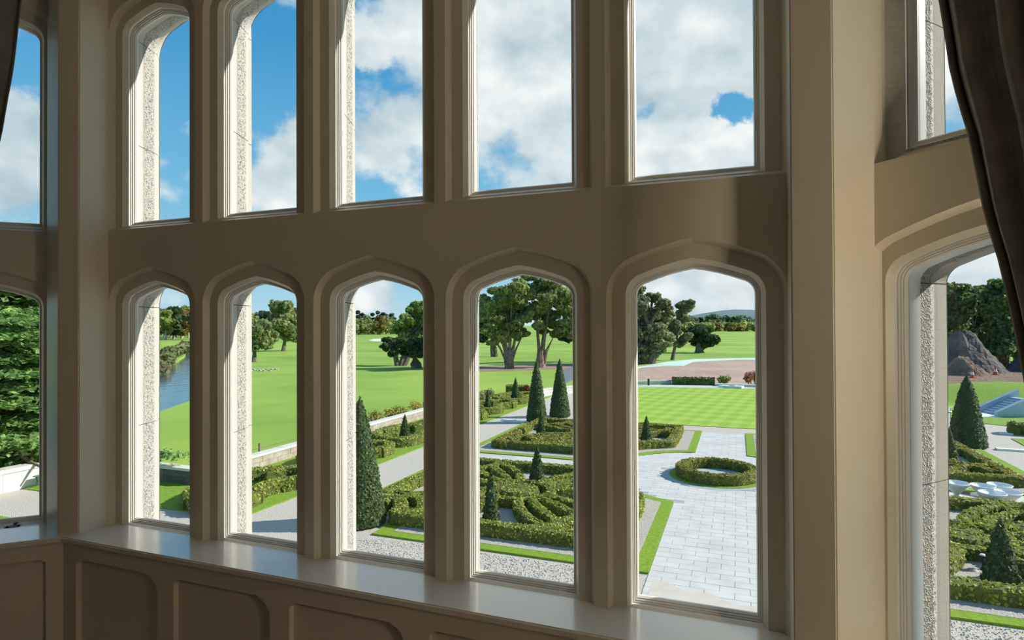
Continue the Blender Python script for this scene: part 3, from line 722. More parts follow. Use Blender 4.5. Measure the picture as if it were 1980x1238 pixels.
# the four beds
BEDS = {}
def bed(name, x0, x1, y0, y1, mirror, words):
    rings = []
    for off, z, m in ((0, .05, 'edging'), (.36, .055, 'gravel_bed')):
        p = bed_poly(x0 + off, x1 - off, y0 + off, y1 - off, off)
        if mirror: p = [mir(q) for q in p][::-1]
        rings.append(p)
    o = flat('bed_edging', rings[0], .05, 'edging', 'bright grass edging round the %s hedge bed' % words, 'lawn')
    flat('bed_gravel', rings[1], .056, 'gravel_bed', 'grey gravel floor of the %s hedge bed' % words, 'gravel')
    return rings
bed('near_left', -11.5, -1.8, 11.62, 20.88, False, 'near left'); bed('far_left', -11.5, -1.62, 22.12, 31.0, False, 'far left')
bed('near_right', -11.5, -1.8, 11.55, 20.88, True, 'near right'); bed('far_right', -11.5, -1.62, 22.12, 31.0, True, 'far right')
# bowling green with mown stripes
def stripe_mat():
    m = bpy.data.materials.new('striped_lawn'); m.use_nodes = True; t = m.node_tree; b = t.nodes['Principled BSDF']; b.inputs['Roughness'].default_value = .9
    g = N(t, 'ShaderNodeNewGeometry'); outs = []
    for ang in (8, 98):
        mp = N(t, 'ShaderNodeMapping'); mp.inputs['Rotation'].default_value = (0, 0, math.radians(ang)); Lk(t, g.outputs['Position'], mp.inputs[0])
        w = N(t, 'ShaderNodeTexWave', i_Scale=.30 if ang < 50 else .16, i_Distortion=.25); Lk(t, mp.outputs[0], w.inputs['Vector'])
        r = N(t, 'ShaderNodeValToRGB'); Lk(t, w.outputs['Fac'], r.inputs[0]); r.color_ramp.elements[0].position = .35; r.color_ramp.elements[1].position = .65; outs.append(r.outputs[0])
    ad = N(t, 'ShaderNodeMixRGB', blend_type='ADD', i_0=1.0); Lk(t, outs[0], ad.inputs[1]); Lk(t, outs[1], ad.inputs[2])
    c = N(t, 'ShaderNodeValToRGB'); mu = N(t, 'ShaderNodeMath', operation='MULTIPLY', i_1=.5); Lk(t, ad.outputs[0], mu.inputs[0]); Lk(t, mu.outputs[0], c.inputs[0])
    c.color_ramp.elements[0].color = (.24, .42, .025, 1); c.color_ramp.elements[1].color = (.36, .52, .07, 1)
    Lk(t, c.outputs[0], b.inputs['Base Color']); MATS['striped_lawn'] = m
stripe_mat()
flat('croquet_lawn', [(-9.2, 32.72), (8.5, 32.6), (10, 55.5), (-9.3, 52.2)], .03, 'striped_lawn', 'striped square lawn beyond the far hedge beds', 'lawn')
flat('lawn_walk', [(-9.4, 52.3), (10, 55.6), (10.3, 58), (-9.6, 54.2)], .032, 'slab', 'pale walk along the far side of the striped lawn', 'path')

# ------------------------------------------------------------------ planting helpers
def leaf_cloud(P_, Nn, size, jit=.6, aspect=1.0):
    """small quads at points P_ with normals near Nn"""
    n = len(P_)
    nr = Nn + rng.normal(0, jit, (n, 3)); nr /= np.linalg.norm(nr, axis=1)[:, None] + 1e-9
    a = np.cross(nr, rng.normal(0, 1, (n, 3))); a /= np.linalg.norm(a, axis=1)[:, None] + 1e-9
    b = np.cross(nr, a)
    s = (size * rng.uniform(.6, 1.3, n))[:, None]
    v = np.stack([P_ - a * s * aspect - b * s * .35, P_ + a * s * aspect * .2 - b * s, P_ + a * s * aspect * 1.1 + b * s * .3, P_ - a * s * aspect * .1 + b * s], 1).reshape(-1, 3)
    f = np.arange(4 * n).reshape(-1, 4)
    return v, f
def resample(pts, step, closed=False):
    p = np.array(pts, float)
    if closed: p = np.vstack([p, p[:1]])
    seg = np.linalg.norm(np.diff(p, axis=0), axis=1); s = np.r_[0, np.cumsum(seg)]
    n = max(2, int(s[-1] / step)); q = np.linspace(0, s[-1], n + 1)
    out = np.stack([np.interp(q, s, p[:, 0]), np.interp(q, s, p[:, 1])], 1)
    return out[:-1] if closed else out
def smooth_path(pts, it=3, closed=False):
    p = [np.array(q, float) for q in pts]
    for _ in range(it):
        o = [] if closed else [p[0]]
        m_ = len(p) if closed else len(p) - 1
        for i in range(m_):
            a, b = p[i], p[(i + 1) % len(p)]; o += [a * .75 + b * .25, a * .25 + b * .75]
        if not closed: o.append(p[-1])
        p = o
    return np.array(p)
def hedge(name, pts, parent, w=.40, h=.30, z0=.05, closed=False, step=.13, leafm='hedge_leaf', dens=230, lsize=.032, smooth_it=2, label=None):
    p = resample(smooth_path(pts, smooth_it, closed) if smooth_it else pts, step, closed); n = len(p)
    if closed: tn = np.roll(p, -1, 0) - np.roll(p, 1, 0)
    else:
        tn = np.gradient(p, axis=0)
    tn /= np.linalg.norm(tn, axis=1)[:, None]; nn = np.stack([-tn[:, 1], tn[:, 0]], 1)
    prof = np.array([(-.5, 0), (-.5, .35), (-.5, .7), (-.46, .93), (-.34, 1.0), (-.12, 1.02), (.12, 1.02), (.34, 1.0), (.46, .93), (.5, .7), (.5, .35), (.5, 0)])
    k = len(prof)
    V = np.zeros((n, k, 3))
    V[:, :, :2] = p[:, None, :] + nn[:, None, :] * (prof[None, :, 0:1] * w)
    V[:, :, 2] = z0 + prof[None, :, 1] * h
    NR = np.zeros((n, k, 3)); nx = np.array([-1, -1, -1, -.8, -.4, 0, 0, .4, .8, 1, 1, 1.]); nz = np.array([0, 0, 0, .5, 1, 1, 1, 1, .5, 0, 0, 0.])
    NR[:, :, :2] = nn[:, None, :] * nx[None, :, None]; NR[:, :, 2] = nz
    NR /= np.linalg.norm(NR, axis=2)[:, :, None]
    V += NR * rng.normal(0, .016, (n, k, 1)); V[:, 0, 2] = z0; V[:, -1, 2] = z0
    f = []
    m_ = n if closed else n - 1
    idx = np.arange(m_); nxt = (idx + 1) % n
    for j in range(k - 1):
        f.append(np.stack([idx * k + j, idx * k + j + 1, nxt * k + j + 1, nxt * k + j], 1))
    f = np.vstack(f)
    caps = []
    verts = V.reshape(-1, 3)
    # leaves scattered over the surface
    L = float(np.linalg.norm(np.diff(p, axis=0), axis=1).sum()); cnt = int(L * (w + 2 * h) * dens)
    i = rng.integers(0, m_, cnt); j = rng.integers(0, k - 1, cnt); a = rng.random((cnt, 1)); b = rng.random((cnt, 1)); i2 = (i + 1) % n
    PP = (V[i, j] * (1 - a) + V[i2, j] * a) * (1 - b) + (V[i, j + 1] * (1 - a) + V[i2, j + 1] * a) * b
    QQ = NR[i, j] * (1 - b) + NR[i, j + 1] * b
    lv, lf = leaf_cloud(PP + QQ * .012, QQ, lsize, .7)
    if not closed:
        for e in (0, n - 1):
            caps.append([e * k + q for q in range(k)])
    nb = len(verts); allv = np.vstack([verts, lv])
    faces = [tuple(q) for q in f] + [tuple(c) for c in caps] + [tuple(q) for q in (lf + nb)]
    o = make(name, allv, faces, ['hedge', leafm], parent)
    mi = np.zeros(len(faces), np.int32); mi[len(f) + len(caps):] = 1
    o.data.polygons.foreach_set('material_index', mi); o.data.update()
    if label: o['label'] = label
    return o
def rot(p, k):
    x, y = p
    for _ in range(k): x, y = -y, x
    return (x, y)
def parterre(cx, cy, label, gold, scoop, lod=1.0, notch=()):
    r = empty('parterre_hedge', (cx, cy, .05)); tag(r, label, 'hedge', 'box hedge patterns of the four beds')
    at = lambda p: (cx + p[0], cy + p[1])
    HX, HY, RR = 3.85, 3.5, 1.45
    S1 = [(.36, -1.05), (.55, -1.65), (.93, -2.2), (1.36, -2.78), (1.95, -3.2), (2.7, -3.42)]
    S2 = [(.70, -.80), (.95, -1.3), (1.35, -1.8), (1.86, -2.42), (2.12, -2.66)]
    lm = 'hedge_leaf_gold' if gold else 'hedge_leaf'
    kw = dict(leafm=lm, dens=230 * lod, lsize=.032 / math.sqrt(lod))
    bp = []
    for sx, sy in ((-1, -1), (1, -1), (1, 1), (-1, 1)):
        a0 = {(-1, -1): (90, 0), (1, -1): (180, 90), (1, 1): (270, 180), (-1, 1): (360, 270)}[(sx, sy)]
        rr = RR; c = (sx * (HX + .15), sy * (HY + .05))
        arc = circ(c[0], c[1], rr, a0[0], a0[1], 10) if (sx, sy) in notch else [(sx * HX - sx * .06 * (sx == sy), sy * HY - sy * .06 * (sx != sy)), (sx * HX, sy * HY), (sx * HX - sx * .06 * (sx != sy), sy * HY - sy * .06 * (sx == sy))]
        if scoop == (sx, sy): 
            C = (RC[0] - cx if cx < AX else 2 * AX - RC[0] - cx, RC[1] - cy); R2 = RP + 1.0
            s_ = 1 if cx < AX else -1
            xa = sx * HX; ya = C[1] - sy * math.sqrt(R2 ** 2 - (xa - C[0]) ** 2); yb = sy * HY; xb = C[0] - sx * math.sqrt(R2 ** 2 - (yb - C[1]) ** 2)
            aa, ab = math.atan2(ya - C[1], xa - C[0]), math.atan2(yb - C[1], xb - C[0])
            if ab - aa > math.pi: ab -= 2 * math.pi
            if ab - aa < -math.pi: ab += 2 * math.pi
            arc = [(C[0] + R2 * math.cos(aa + (ab - aa) * i / 10), C[1] + R2 * math.sin(aa + (ab - aa) * i / 10)) for i in range(11)]
            if (sx, sy) in ((-1, 1), (1, -1)): arc = arc[::-1]
        bp += arc
    hedge('border_hedge', [at(q) for q in bp], r, w=.42, h=.34, closed=True, smooth_it=1, **kw)
    hedge('ring_hedge', [at(q) for q in circ(0, 0, 1.06, n=32)], r, w=.27, closed=True, smooth_it=0, **kw)
    # central disc
    n = 28; prof = [(.62, 0), (.64, .15), (.63, .26), (.56, .32), (.38, .34), (.18, .345), (.02, .35)]
    b = MB().lathe(prof, (cx, cy, .05), n)
    vv = np.array(b.v) + rng.normal(0, .012, (len(b.v), 3)); 
    cnt = int(330 * lod); a = rng.random(cnt) * 2 * math.pi; rr = np.sqrt(rng.random(cnt)) * .62
    PP = np.stack([cx + rr * np.cos(a), cy + rr * np.sin(a), np.full(cnt, .05 + .345)], 1)
    a2 = rng.random(cnt) * 2 * math.pi; P2 = np.stack([cx + .645 * np.cos(a2), cy + .645 * np.sin(a2), .06 + rng.random(cnt) * .28], 1)
    lv, lf = leaf_cloud(np.vstack([PP, P2]), np.vstack([np.tile([0, 0, 1.], (cnt, 1)), np.stack([np.cos(a2), np.sin(a2), 0 * a2], 1)]), .034 / math.sqrt(lod))
    faces = b.f + [tuple(q) for q in lf + len(vv)]
    o = make('disc_hedge', np.vstack([vv, lv]), faces, ['hedge', lm], r); mi = np.zeros(len(faces), np.int32); mi[len(b.f):] = 1; o.data.polygons.foreach_set('material_index', mi)
    for k in range(4):
        for s in (1, -1):
            for nm, S in (('spoke_hedge', S1), ('petal_hedge', S2)):
                q = [rot((s * x, y), k) for x, y in S]
                if scoop is not None:
                    e = q[-1]
                    C = (RC[0] - cx if cx < AX else 2 * AX - RC[0] - cx, RC[1] - cy)
                    q = [p_ for p_ in q if math.hypot(p_[0] - C[0], p_[1] - C[1]) > RP + 1.0]
                    if len(q) < 2: continue
                hedge(nm, [at(p_) for p_ in q], r, w=.29, h=.32, **kw)
        sx, sy = ((1, -1), (1, 1), (-1, 1), (-1, -1))[k]
        if scoop == (sx, sy): continue
        c = (sx * 4.0, sy * 3.6); mid = math.degrees(math.atan2(-sy, -sx))
        arc = circ(c[0], c[1], 2.1, mid - 38, mid + 38, 8)
        hedge('tip_hedge', [at(p_) for p_ in arc], r, w=.29, h=.32, **kw)
    return r
PC = {'near left': (-6.58, 16.1), 'far left': (-6.55, 26.75)}
parterre(*PC['near left'], 'near box hedge parterre left of the paved avenue', False, (1, 1), notch=((-1, -1),))
parterre(*PC['far left'], 'far box hedge parterre left of the paved avenue', True, (1, -1), .6)
parterre(*mir(PC['near left']), 'near box hedge parterre seen through the right wall window', False, (-1, 1), .7, notch=((1, -1),))
parterre(*mir(PC['far left']), 'far box hedge parterre seen through the right wall window', True, (-1, -1), .5)

o = hedge('round_hedge', circ(*RC, 1.32, n=40), None, w=.34, h=.36, z0=.035, closed=True, smooth_it=0, leafm='hedge_leaf_gold', dens=260, lsize=.03)
tag(o, 'circular low hedge on the paved plaza', 'hedge')
flowers = []
# scrolled hedges of the side bed
def scroll(y0, k, label):
    r = empty('scroll_hedge', (-15.6, y0, .03)); tag(r, label, 'hedge', 'scrolled hedges along the garden wall')
    kw = dict(z0=.03, h=.42, w=.42, dens=150, lsize=.04)
    hedge('curl_hedge', [(-14.35, y0 - .9), (-14.3, y0 - 1.5), (-14.55, y0 - 2.1), (-15.2, y0 - 2.3), (-15.8, y0 - 2.0), (-15.9, y0 - 1.4), (-15.5, y0 - 1.1)], r, **kw)
    hedge('curl_hedge', [(-14.35, y0 + .9), (-14.3, y0 + 1.5), (-14.55, y0 + 2.1), (-15.2, y0 + 2.3), (-15.8, y0 + 2.0), (-15.9, y0 + 1.4), (-15.5, y0 + 1.1)], r, **kw)
    hedge('bow_hedge', [(-14.35, y0 - .9), (-14.7, y0 - .45), (-14.8, y0), (-14.7, y0 + .45), (-14.35, y0 + .9)], r, **kw)
    hedge('back_hedge', [(-15.9, y0 - 2.0), (-16.6, y0 - 1.5), (-16.9, y0 - .6), (-16.9, y0 + .6), (-16.6, y0 + 1.5), (-15.9, y0 + 2.0)], r, **kw)
SPL = ['nearest scroll of low hedge in the side bed', 'second scroll of low hedge in the side bed', 'third scroll of low hedge round a cone topiary', 'fourth scroll of low hedge in the side bed', 'fifth scroll of low hedge with a cone topiary', 'farthest scroll of low hedge with a cone topiary']
for k, y0 in enumerate((13.6, 18.9, 24.15, 29.5, 34.7, 39.75)): scroll(y0, k, SPL[k])

def topiary(x, y, h, rad, label, z0=.05, dens=260, lsize=.038, tip=.08, gold=False, group='clipped cone topiaries'):
    r = empty('cone_topiary', (x, y, z0)); tag(r, label, 'topiary', group)
    n, m_ = 30, 26
    vs = []; nr = []
    for j in range(m_ + 1):
        f = j / m_; rr = rad * ((1 - f) ** .92 * (1 - tip) + tip * (1 - f ** 6)) if j else rad * .97
        for i in range(n):
            a = 2 * math.pi * i / n; e = rr * (1 + rng.normal(0, .018)); vs.append((x + e * math.cos(a), y + e * math.sin(a), z0 + h * f)); nr.append((math.cos(a), math.sin(a), rad / h))
    fs = [(j * n + i, j * n + (i + 1) % n, (j + 1) * n + (i + 1) % n, (j + 1) * n + i) for j in range(m_) for i in range(n)]
    V, NRm = np.array(vs), np.array(nr)
    cnt = int(math.pi * rad * math.hypot(h, rad) * dens)
    u = 1 - np.sqrt(rng.random(cnt)); jj = np.minimum((u * m_).astype(int), m_ - 1); ii = rng.integers(0, n, cnt); a = rng.random((cnt, 1)); b = rng.random((cnt, 1)); i2 = (ii + 1) % n
    PP = (V[jj * n + ii] * (1 - a) + V[jj * n + i2] * a) * (1 - b) + (V[(jj + 1) * n + ii] * (1 - a) + V[(jj + 1) * n + i2] * a) * b
    QQ = NRm[jj * n + ii]
    lv, lf = leaf_cloud(PP + QQ * .015, QQ, lsize, .6)
    faces = fs + [tuple(q) for q in lf + len(V)]
    o = make('foliage', np.vstack([V, lv]), faces, ['yew', 'yew_leaf'], r)
    mi = np.zeros(len(faces), np.int32); mi[len(fs):] = 1; o.data.polygons.foreach_set('material_index', mi)
    MB().tube([(x, y, z0 - .03), (x, y, z0 + h * .6)], [.05, .02], 6).done('stem', 'bark', r)
    return r
topiary(-10.92, 31.0, 3.65, .62, 'tall dark cone topiary, left one of the pair by the striped lawn', dens=170, tip=.16, group='tall cone topiaries')
topiary(-10.23, 33.5, 3.6, .66, 'tall dark cone topiary, right one of the pair by the striped lawn', dens=170, tip=.12, group='tall cone topiaries')
topiary(-10.15, 12.35, 3.62, .74, 'tall cone topiary on the gravel at the near hedge corner', dens=420, lsize=.034, tip=.16, group='tall cone topiaries')
topiary(*mir((-11.2, 31.0)), 3.3, .78, 'tall dark cone topiary beyond the right hedge beds', dens=170, tip=.22, group='tall cone topiaries')
topiary(*mir((-10.2, 33.6)), 3.3, .7, 'tall cone topiary half hidden at the edge of the right window', dens=120, group='tall cone topiaries')
topiary(-6.6, 13.75, 1.5, .25, 'slim cone topiary in the front compartment of the near left bed', tip=.1)
topiary(-6.72, 18.4, 1.3, .28, 'slim cone topiary behind the disc of the near left bed')
topiary(-9.3, 26.85, 1.35, .26, 'slim cone topiary at the left side of the far left bed')
topiary(-3.98, 26.9, 1.3, .29, 'slim cone topiary at the right side of the far left bed')
topiary(5.52, 13.7, 1.45, .36, 'slim cone topiary in the front compartment of the near right bed')
topiary(8.3, 27.0, 1.4, .32, 'slim cone topiary at the outer side of the far right bed')
topiary(-15.72, 24.15, 1.2, .29, 'small cone topiary in the third scroll of the side bed', z0=.03)
topiary(-15.62, 34.7, 1.4, .24, 'small thin cone topiary in the fifth scroll of the side bed', z0=.03)
topiary(-15.5, 39.75, 1.76, .36, 'small cone topiary in the farthest scroll of the side bed', z0=.03)
#@@G2START@@
# ------------------------------------------------------------------ trees
def pt(px, py, dist):
    v = ray(px, py); k = dist / math.hypot(v[0], v[1])
    return EYE + v * k
def gdist(px, py):
    x, y = G(px, py); return math.hypot(x - EYE[0], y - EYE[1])
def blob_leaves(blobs, n, size, flatness=1.0, jit=.55, aspect=1.0):
    """blobs: (centre, radius vec); leaves sit in an outer shell of each blob"""
    vol = np.array([(b[1][0] * b[1][1] * b[1][2]) ** (2 / 3) for b in blobs]); cnt = np.maximum((vol / vol.sum() * n).astype(int), 8)
    Ps, Ns = [], []
    for (c, r), k in zip(blobs, cnt):
        d = rng.normal(0, 1, (k, 3)); d /= np.linalg.norm(d, axis=1)[:, None]
        rad = rng.uniform(.62, 1.08, (k, 1)) * (1 + .22 * np.sin(d[:, :1] * 7 + c[0]) * np.sin(d[:, 1:2] * 6 + c[2]))
        Ps.append(np.array(c) + d * rad * np.array(r)); nn = d / np.array(r); Ns.append(nn / np.linalg.norm(nn, axis=1)[:, None])
    return leaf_cloud(np.vstack(Ps), np.vstack(Ns), size, jit, aspect)
def tree(name, label, base, blobs, leaf, n=3500, trunk_r=.3, trunk='bark', stems=1, group='parkland trees', dist=None, zsq=.85, fork=.45, lsz=None, core=True, fan=0):
    """base: pixel of the foot, blobs: (x, y, r) in photo pixels, set at the tree's own distance with depth"""
    d = dist or gdist(*base)
    if dist: q = pt(base[0], 630, dist); foot = np.array([q[0], q[1], -.03])
    else: foot = np.array([*G(*base), -.03])
    mpp = d / FPX * 1.06
    r = empty(name, tuple(foot)); tag(r, label, 'tree', group)
    fw = np.array([foot[0] - EYE[0], foot[1] - EYE[1], 0]); fw /= np.linalg.norm(fw)
    B = []
    spread = max(b[2] for b in blobs) * mpp
    for i, (x, y, pr) in enumerate(blobs):
        dep = rng.uniform(-.9, .9) * spread
        c = pt(x, y, d + dep); rr = pr * mpp * 1.14
        B.append((c, (rr * rng.uniform(.95, 1.15), rr * rng.uniform(.95, 1.15), rr * zsq)))
    SB = []
    for c, rv in B:
        SB.append((c, tuple(q * .62 for q in rv)))
        for _ in range(6):
            dv = rng.normal(0, 1, 3); dv /= np.linalg.norm(dv); dv[2] = dv[2] * .8 + .1
            k_ = rng.uniform(.42, .62); SB.append((c + dv * np.array(rv) * .78, tuple(q * k_ * (1, 1, .75)[j] for j, q in enumerate(rv))))
    if core:
        cb = MB()
        for c, rv in B: cb.lathe([(.05 * rv[0], -.5 * rv[2]), (.34 * rv[0], -.36 * rv[2]), (.48 * rv[0], 0), (.34 * rv[0], .36 * rv[2]), (.05 * rv[0], .5 * rv[2])], c, 7)
        nb = len(cb.v)
    lv, lf = blob_leaves(SB, int(n * 2.8), lsz or max(.0023 * d, .05))
    if core:
        faces = cb.f + [tuple(q) for q in lf + nb]; verts = np.vstack([np.array(cb.v), lv])
    else: faces, verts = lf, lv
    make('foliage', verts, faces, 'leaf_' + leaf, r)
    tb = MB(); order = sorted(B, key=lambda b: -b[1][0])[:max(5, stems * 2)]
    if fan:
        side = np.array([-fw[1], fw[0], 0])
        tb.lathe([(trunk_r * 2.4, 0), (trunk_r * 1.9, .5), (trunk_r * 1.6, 1.4), (trunk_r * 1.2, 2.4)], tuple(foot), 9)
        for k in range(fan):
            b = B[int(k * len(B) / fan)]; lean = (b[0] - foot) @ side
            st = foot + side * np.clip(lean * .12, -trunk_r * 1.3, trunk_r * 1.3); hh = b[0][2] - foot[2]
            tb.tube([st, st + side * lean * .08 + (0, 0, hh * .25), st + side * lean * .35 + (0, 0, hh * .55), b[0]], [trunk_r * .9, trunk_r * .7, trunk_r * .45, trunk_r * .15], 6)
    for s in range(0 if fan else stems):
        off = np.array([-fw[1], fw[0], 0]) * (s - (stems - 1) / 2) * trunk_r * 1.15
        top = np.mean([b[0] for b in B], 0)
        tgt = top if stems == 1 else B[s % len(B)][0]
        mid = foot + off * 1.5 + (tgt - foot) * fork * np.array([.75, .75, 1])
        tb.tube([foot + off, foot + off * 1.2 + (mid - foot) * .4, mid, tgt], [trunk_r * 1.1, trunk_r * .85, trunk_r * .6, trunk_r * .2], 7)
        for b in order:
            if rng.random() < .4: tb.tube([mid, (mid + b[0]) / 2 + rng.normal(0, .1 * spread, 3), b[0]], [trunk_r * .4, trunk_r * .24, trunk_r * .08], 5)
    tb.done('trunk', trunk, r)
    return r
# the great cypresses
tree('cypress_tree', 'left of the two great cypress trees on the lawn', (985, 712), [(950, 600, 17), (968, 580, 18), (990, 562, 17), (1008, 552, 14), (960, 625, 17), (985, 605, 20), (1003, 585, 17), (975, 645, 14), (945, 640, 13), (1000, 625, 16), (1012, 645, 10), (934, 580, 10), (938, 615, 12), (958, 562, 9), (952, 662, 8), (1018, 612, 12), (1016, 575, 12), (968, 655, 9), (1000, 650, 9)], 'cypress', 18000, .30, 'bark_red', 2, 'great cypress trees', fork=.5, fan=7)
tree('cypress_tree', 'right of the two great cypress trees with pale forked trunks', (1045, 710), [(1030, 560, 17), (1050, 545, 17), (1070, 550, 16), (1090, 570, 18), (1035, 595, 18), (1065, 580, 20), (1095, 600, 18), (1060, 615, 16), (1085, 630, 16), (1040, 630, 12), (1108, 620, 16), (1115, 585, 15), (1022, 535, 12), (1100, 645, 10), (1075, 535, 12), (1030, 610, 10), (1050, 640, 8), (1075, 648, 8), (1090, 585, 12)], 'cypress', 19000, .32, 'bark_red', 3, 'great cypress trees', fork=.55, fan=8)
tree('cypress_tree', 'smaller dark cypress behind the great pair', (956, 690), [(940, 625, 14), (955, 605, 14), (972, 615, 13), (945, 645, 13), (965, 640, 14), (930, 655, 11), (980, 655, 10), (925, 600, 12)], 'dark', 6000, .4, 'bark', 2, 'great cypress trees')
tree('cypress_tree', 'dark spreading conifer behind the right cypress', (1125, 700), [(1120, 600, 18), (1110, 630, 16), (1130, 650, 18), (1098, 655, 10), (1140, 615, 18), (1105, 590, 14)], 'conifer', 6000, .5, 'bark', 1, 'great cypress trees')
# willows on the left fairway
tree('willow_tree', 'tall willow standing alone on the left fairway', (548, 679), [(548, 598, 15), (560, 612, 15), (535, 615, 14), (548, 628, 16), (566, 632, 13), (530, 632, 11), (556, 646, 12), (575, 615, 13), (580, 640, 12), (540, 645, 9), (572, 655, 8)], 'willow', 8000, .5, 'bark', 1, zsq=1.0)
tree('willow_tree', 'olive green willow nearer on the left fairway', (491, 700), [(488, 622, 13), (500, 634, 14), (515, 648, 12), (482, 640, 14), (500, 655, 13), (526, 658, 7), (488, 668, 12), (512, 666, 10), (475, 655, 14), (468, 635, 14)], 'willow', 8000, .4, 'bark', 1, zsq=1.0)
tree('conifer_tree', 'dark conifer between the two willows', (512, 655), [(508, 610, 9), (500, 617, 8), (512, 624, 9), (503, 632, 9), (515, 638, 8), (490, 614, 7)], 'conifer', 2500, .5, 'bark', 1)
# lime clump by the middle window
tree('lime_tree', 'spreading light green tree with dark skirts on the middle fairway', (775, 707), [(800, 606, 13), (815, 598, 14), (786, 622, 13), (802, 630, 14), (820, 622, 14), (772, 640, 11), (790, 648, 13), (812, 650, 14), (835, 610, 14), (840, 640, 14)], 'green', 9000, .4, 'bark', 3)
tree('holly_tree', 'dark low tree under the light green tree', (806, 712), [(765, 664, 11), (780, 668, 12), (797, 668, 13), (815, 666, 13), (752, 658, 8), (748, 672, 7), (760, 682, 8), (785, 682, 9), (805, 684, 10), (830, 675, 13)], 'dark', 6500, .25, 'bark', 4)
# right of the avenue
tree('holm_oak', 'massive grey-green oak at the left edge of the fifth window', (1246, 703), [(1240, 588, 17), (1262, 577, 12), (1278, 592, 13), (1250, 612, 18), (1280, 620, 16), (1240, 640, 20), (1270, 645, 17), (1293, 650, 12), (1240, 672, 20), (1265, 680, 14), (1232, 565, 12), (1215, 600, 22), (1212, 640, 24), (1215, 675, 20), (1290, 610, 11), (1250, 692, 12), (1280, 668, 10), (1200, 575, 20)], 'oak', 16000, .7, 'bark', 3, 'parkland trees')
tree('oak_bough', 'lighter tree top rising at the right of the massive oak', (1300, 696), [(1322, 590, 9), (1315, 606, 9), (1332, 596, 7), (1336, 586, 5), (1308, 625, 9), (1322, 618, 8), (1300, 640, 10), (1322, 655, 9), (1333, 650, 7), (1310, 665, 7)], 'oak', 5000, .3, 'bark', 1, fork=.7)
tree('yew_tree', 'dark fan-shaped tree alone on the far fairway', (1352, 682), [(1350, 638, 10), (1340, 648, 10), (1363, 643, 11), (1372, 655, 10), (1380, 660, 7), (1333, 656, 6), (1357, 656, 11), (1347, 663, 8), (1367, 666, 7)], 'dark', 6000, .42, 'bark', 2, fan=6)
# far woods
ORDS = ['first', 'second', 'third', 'fourth', 'fifth', 'sixth', 'seventh', 'eighth', 'ninth', 'tenth', 'eleventh', 'twelfth', 'thirteenth', 'fourteenth', 'fifteenth', 'sixteenth', 'seventeenth', 'eighteenth', 'nineteenth', 'twentieth', 'twenty-first', 'twenty-second', 'twenty-third', 'twenty-fourth', 'twenty-fifth', 'twenty-sixth', 'twenty-seventh', 'twenty-eighth', 'twenty-ninth', 'thirtieth'] + ['rightmost'] * 30
def wood(x0, x1, step, dist, ytop, ybase, leaves, label, n=700, group=None, tall=1.0, trunk='bark_pale'):
    x = x0; k = 0
    while x < x1:
        yt = ytop + rng.uniform(-7, 7) * tall; w_ = step * rng.uniform(.55, .85); lf = leaves[k % len(leaves)] if rng.random() < .75 else leaves[rng.integers(len(leaves))]
        hpx = ybase - yt
        bl = [(x, yt + hpx * .25, w_ * .8), (x - w_ * .4, yt + hpx * .48, w_ * .85), (x + w_ * .4, yt + hpx * .52, w_ * .85), (x, yt + hpx * .7, w_ * .75), (x + w_ * .2, yt + hpx * .86, w_ * .5)]
        if lf == 'conifer': bl = [(x, yt + hpx * .12, w_ * .3), (x, yt + hpx * .35, w_ * .5), (x, yt + hpx * .6, w_ * .65), (x, yt + hpx * .8, w_ * .6)]
        tree('wood_tree', label % ({'conifer': 'dark conifer', 'autumn': 'yellowing tree', 'green': 'green tree', 'dark': 'dark tree', 'willow': 'pale olive tree', 'wood': 'leafy tree', 'distant': 'haze-tinted tree', 'oak': 'grey tree'}[lf] + ', ' + ORDS[k] + ' from the left,'), (x, ybase), bl, lf, n, dist * .0016, trunk, 1, group, dist=dist + (k % 4 - 1.5) * w_ * dist / FPX * 3.8, lsz=dist * .0026)
        x += step * rng.uniform(.85, 1.1); k += 1
wood(262, 380, 15, 300, 592, 650, ['dark', 'autumn', 'green', 'wood', 'green'], '%s in the wood across the river', 900, 'wood across the river')
wood(256, 388, 13, 350, 594, 651, ['wood', 'green', 'dark', 'willow'], '%s in the rear wood across the river', 700, 'back row of the wood across the river')
wood(385, 585, 17, 420, 606, 646, ['dark', 'conifer', 'green', 'wood'], '%s in the far wood behind the willows', 350, 'far wood behind the willows')
wood(672, 760, 10, 430, 604, 645, ['conifer', 'dark', 'conifer'], '%s in the back row of the middle far wood', 450, 'back row of the middle wood')
wood(680, 760, 13, 380, 617, 646, ['autumn', 'willow', 'green', 'willow'], '%s in the front row of the middle far wood', 450, 'front row of the middle wood')
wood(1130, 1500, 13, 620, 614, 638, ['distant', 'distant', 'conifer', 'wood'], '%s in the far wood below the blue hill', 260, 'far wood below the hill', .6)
wood(1320, 1500, 12, 480, 626, 640, ['willow', 'green', 'autumn'], '%s in the low hedge line before the far wood', 200, 'low hedge line before the far wood', .3)
for k, (x, yt, w_, lf) in enumerate(((1848, 545, 17, 'wood'), (1878, 556, 18, 'dark'), (1908, 552, 18, 'wood'), (1940, 545, 20, 'wood'), (1968, 556, 18, 'dark'), (1996, 548, 20, 'wood'), (1818, 555, 18, 'dark'))):
    bl = [(x + rng.uniform(-.6, .6) * w_, yt + 14 + i * 14, w_ * rng.uniform(.7, 1.0)) for i in range(9)]
    tree('beech_tree', '%s leafy tree, %s in the dense wood behind the earth heap' % ('dark' if lf == 'dark' else 'mid green', ['second from the left', 'third from the left', 'fourth from the left', 'fifth from the left', 'sixth from the left', 'rightmost', 'leftmost'][k]), (x, 690), bl, lf, 4200, .35, 'bark', 2, 'dense wood behind the earth heap', dist=96 + 20 * (k % 3))

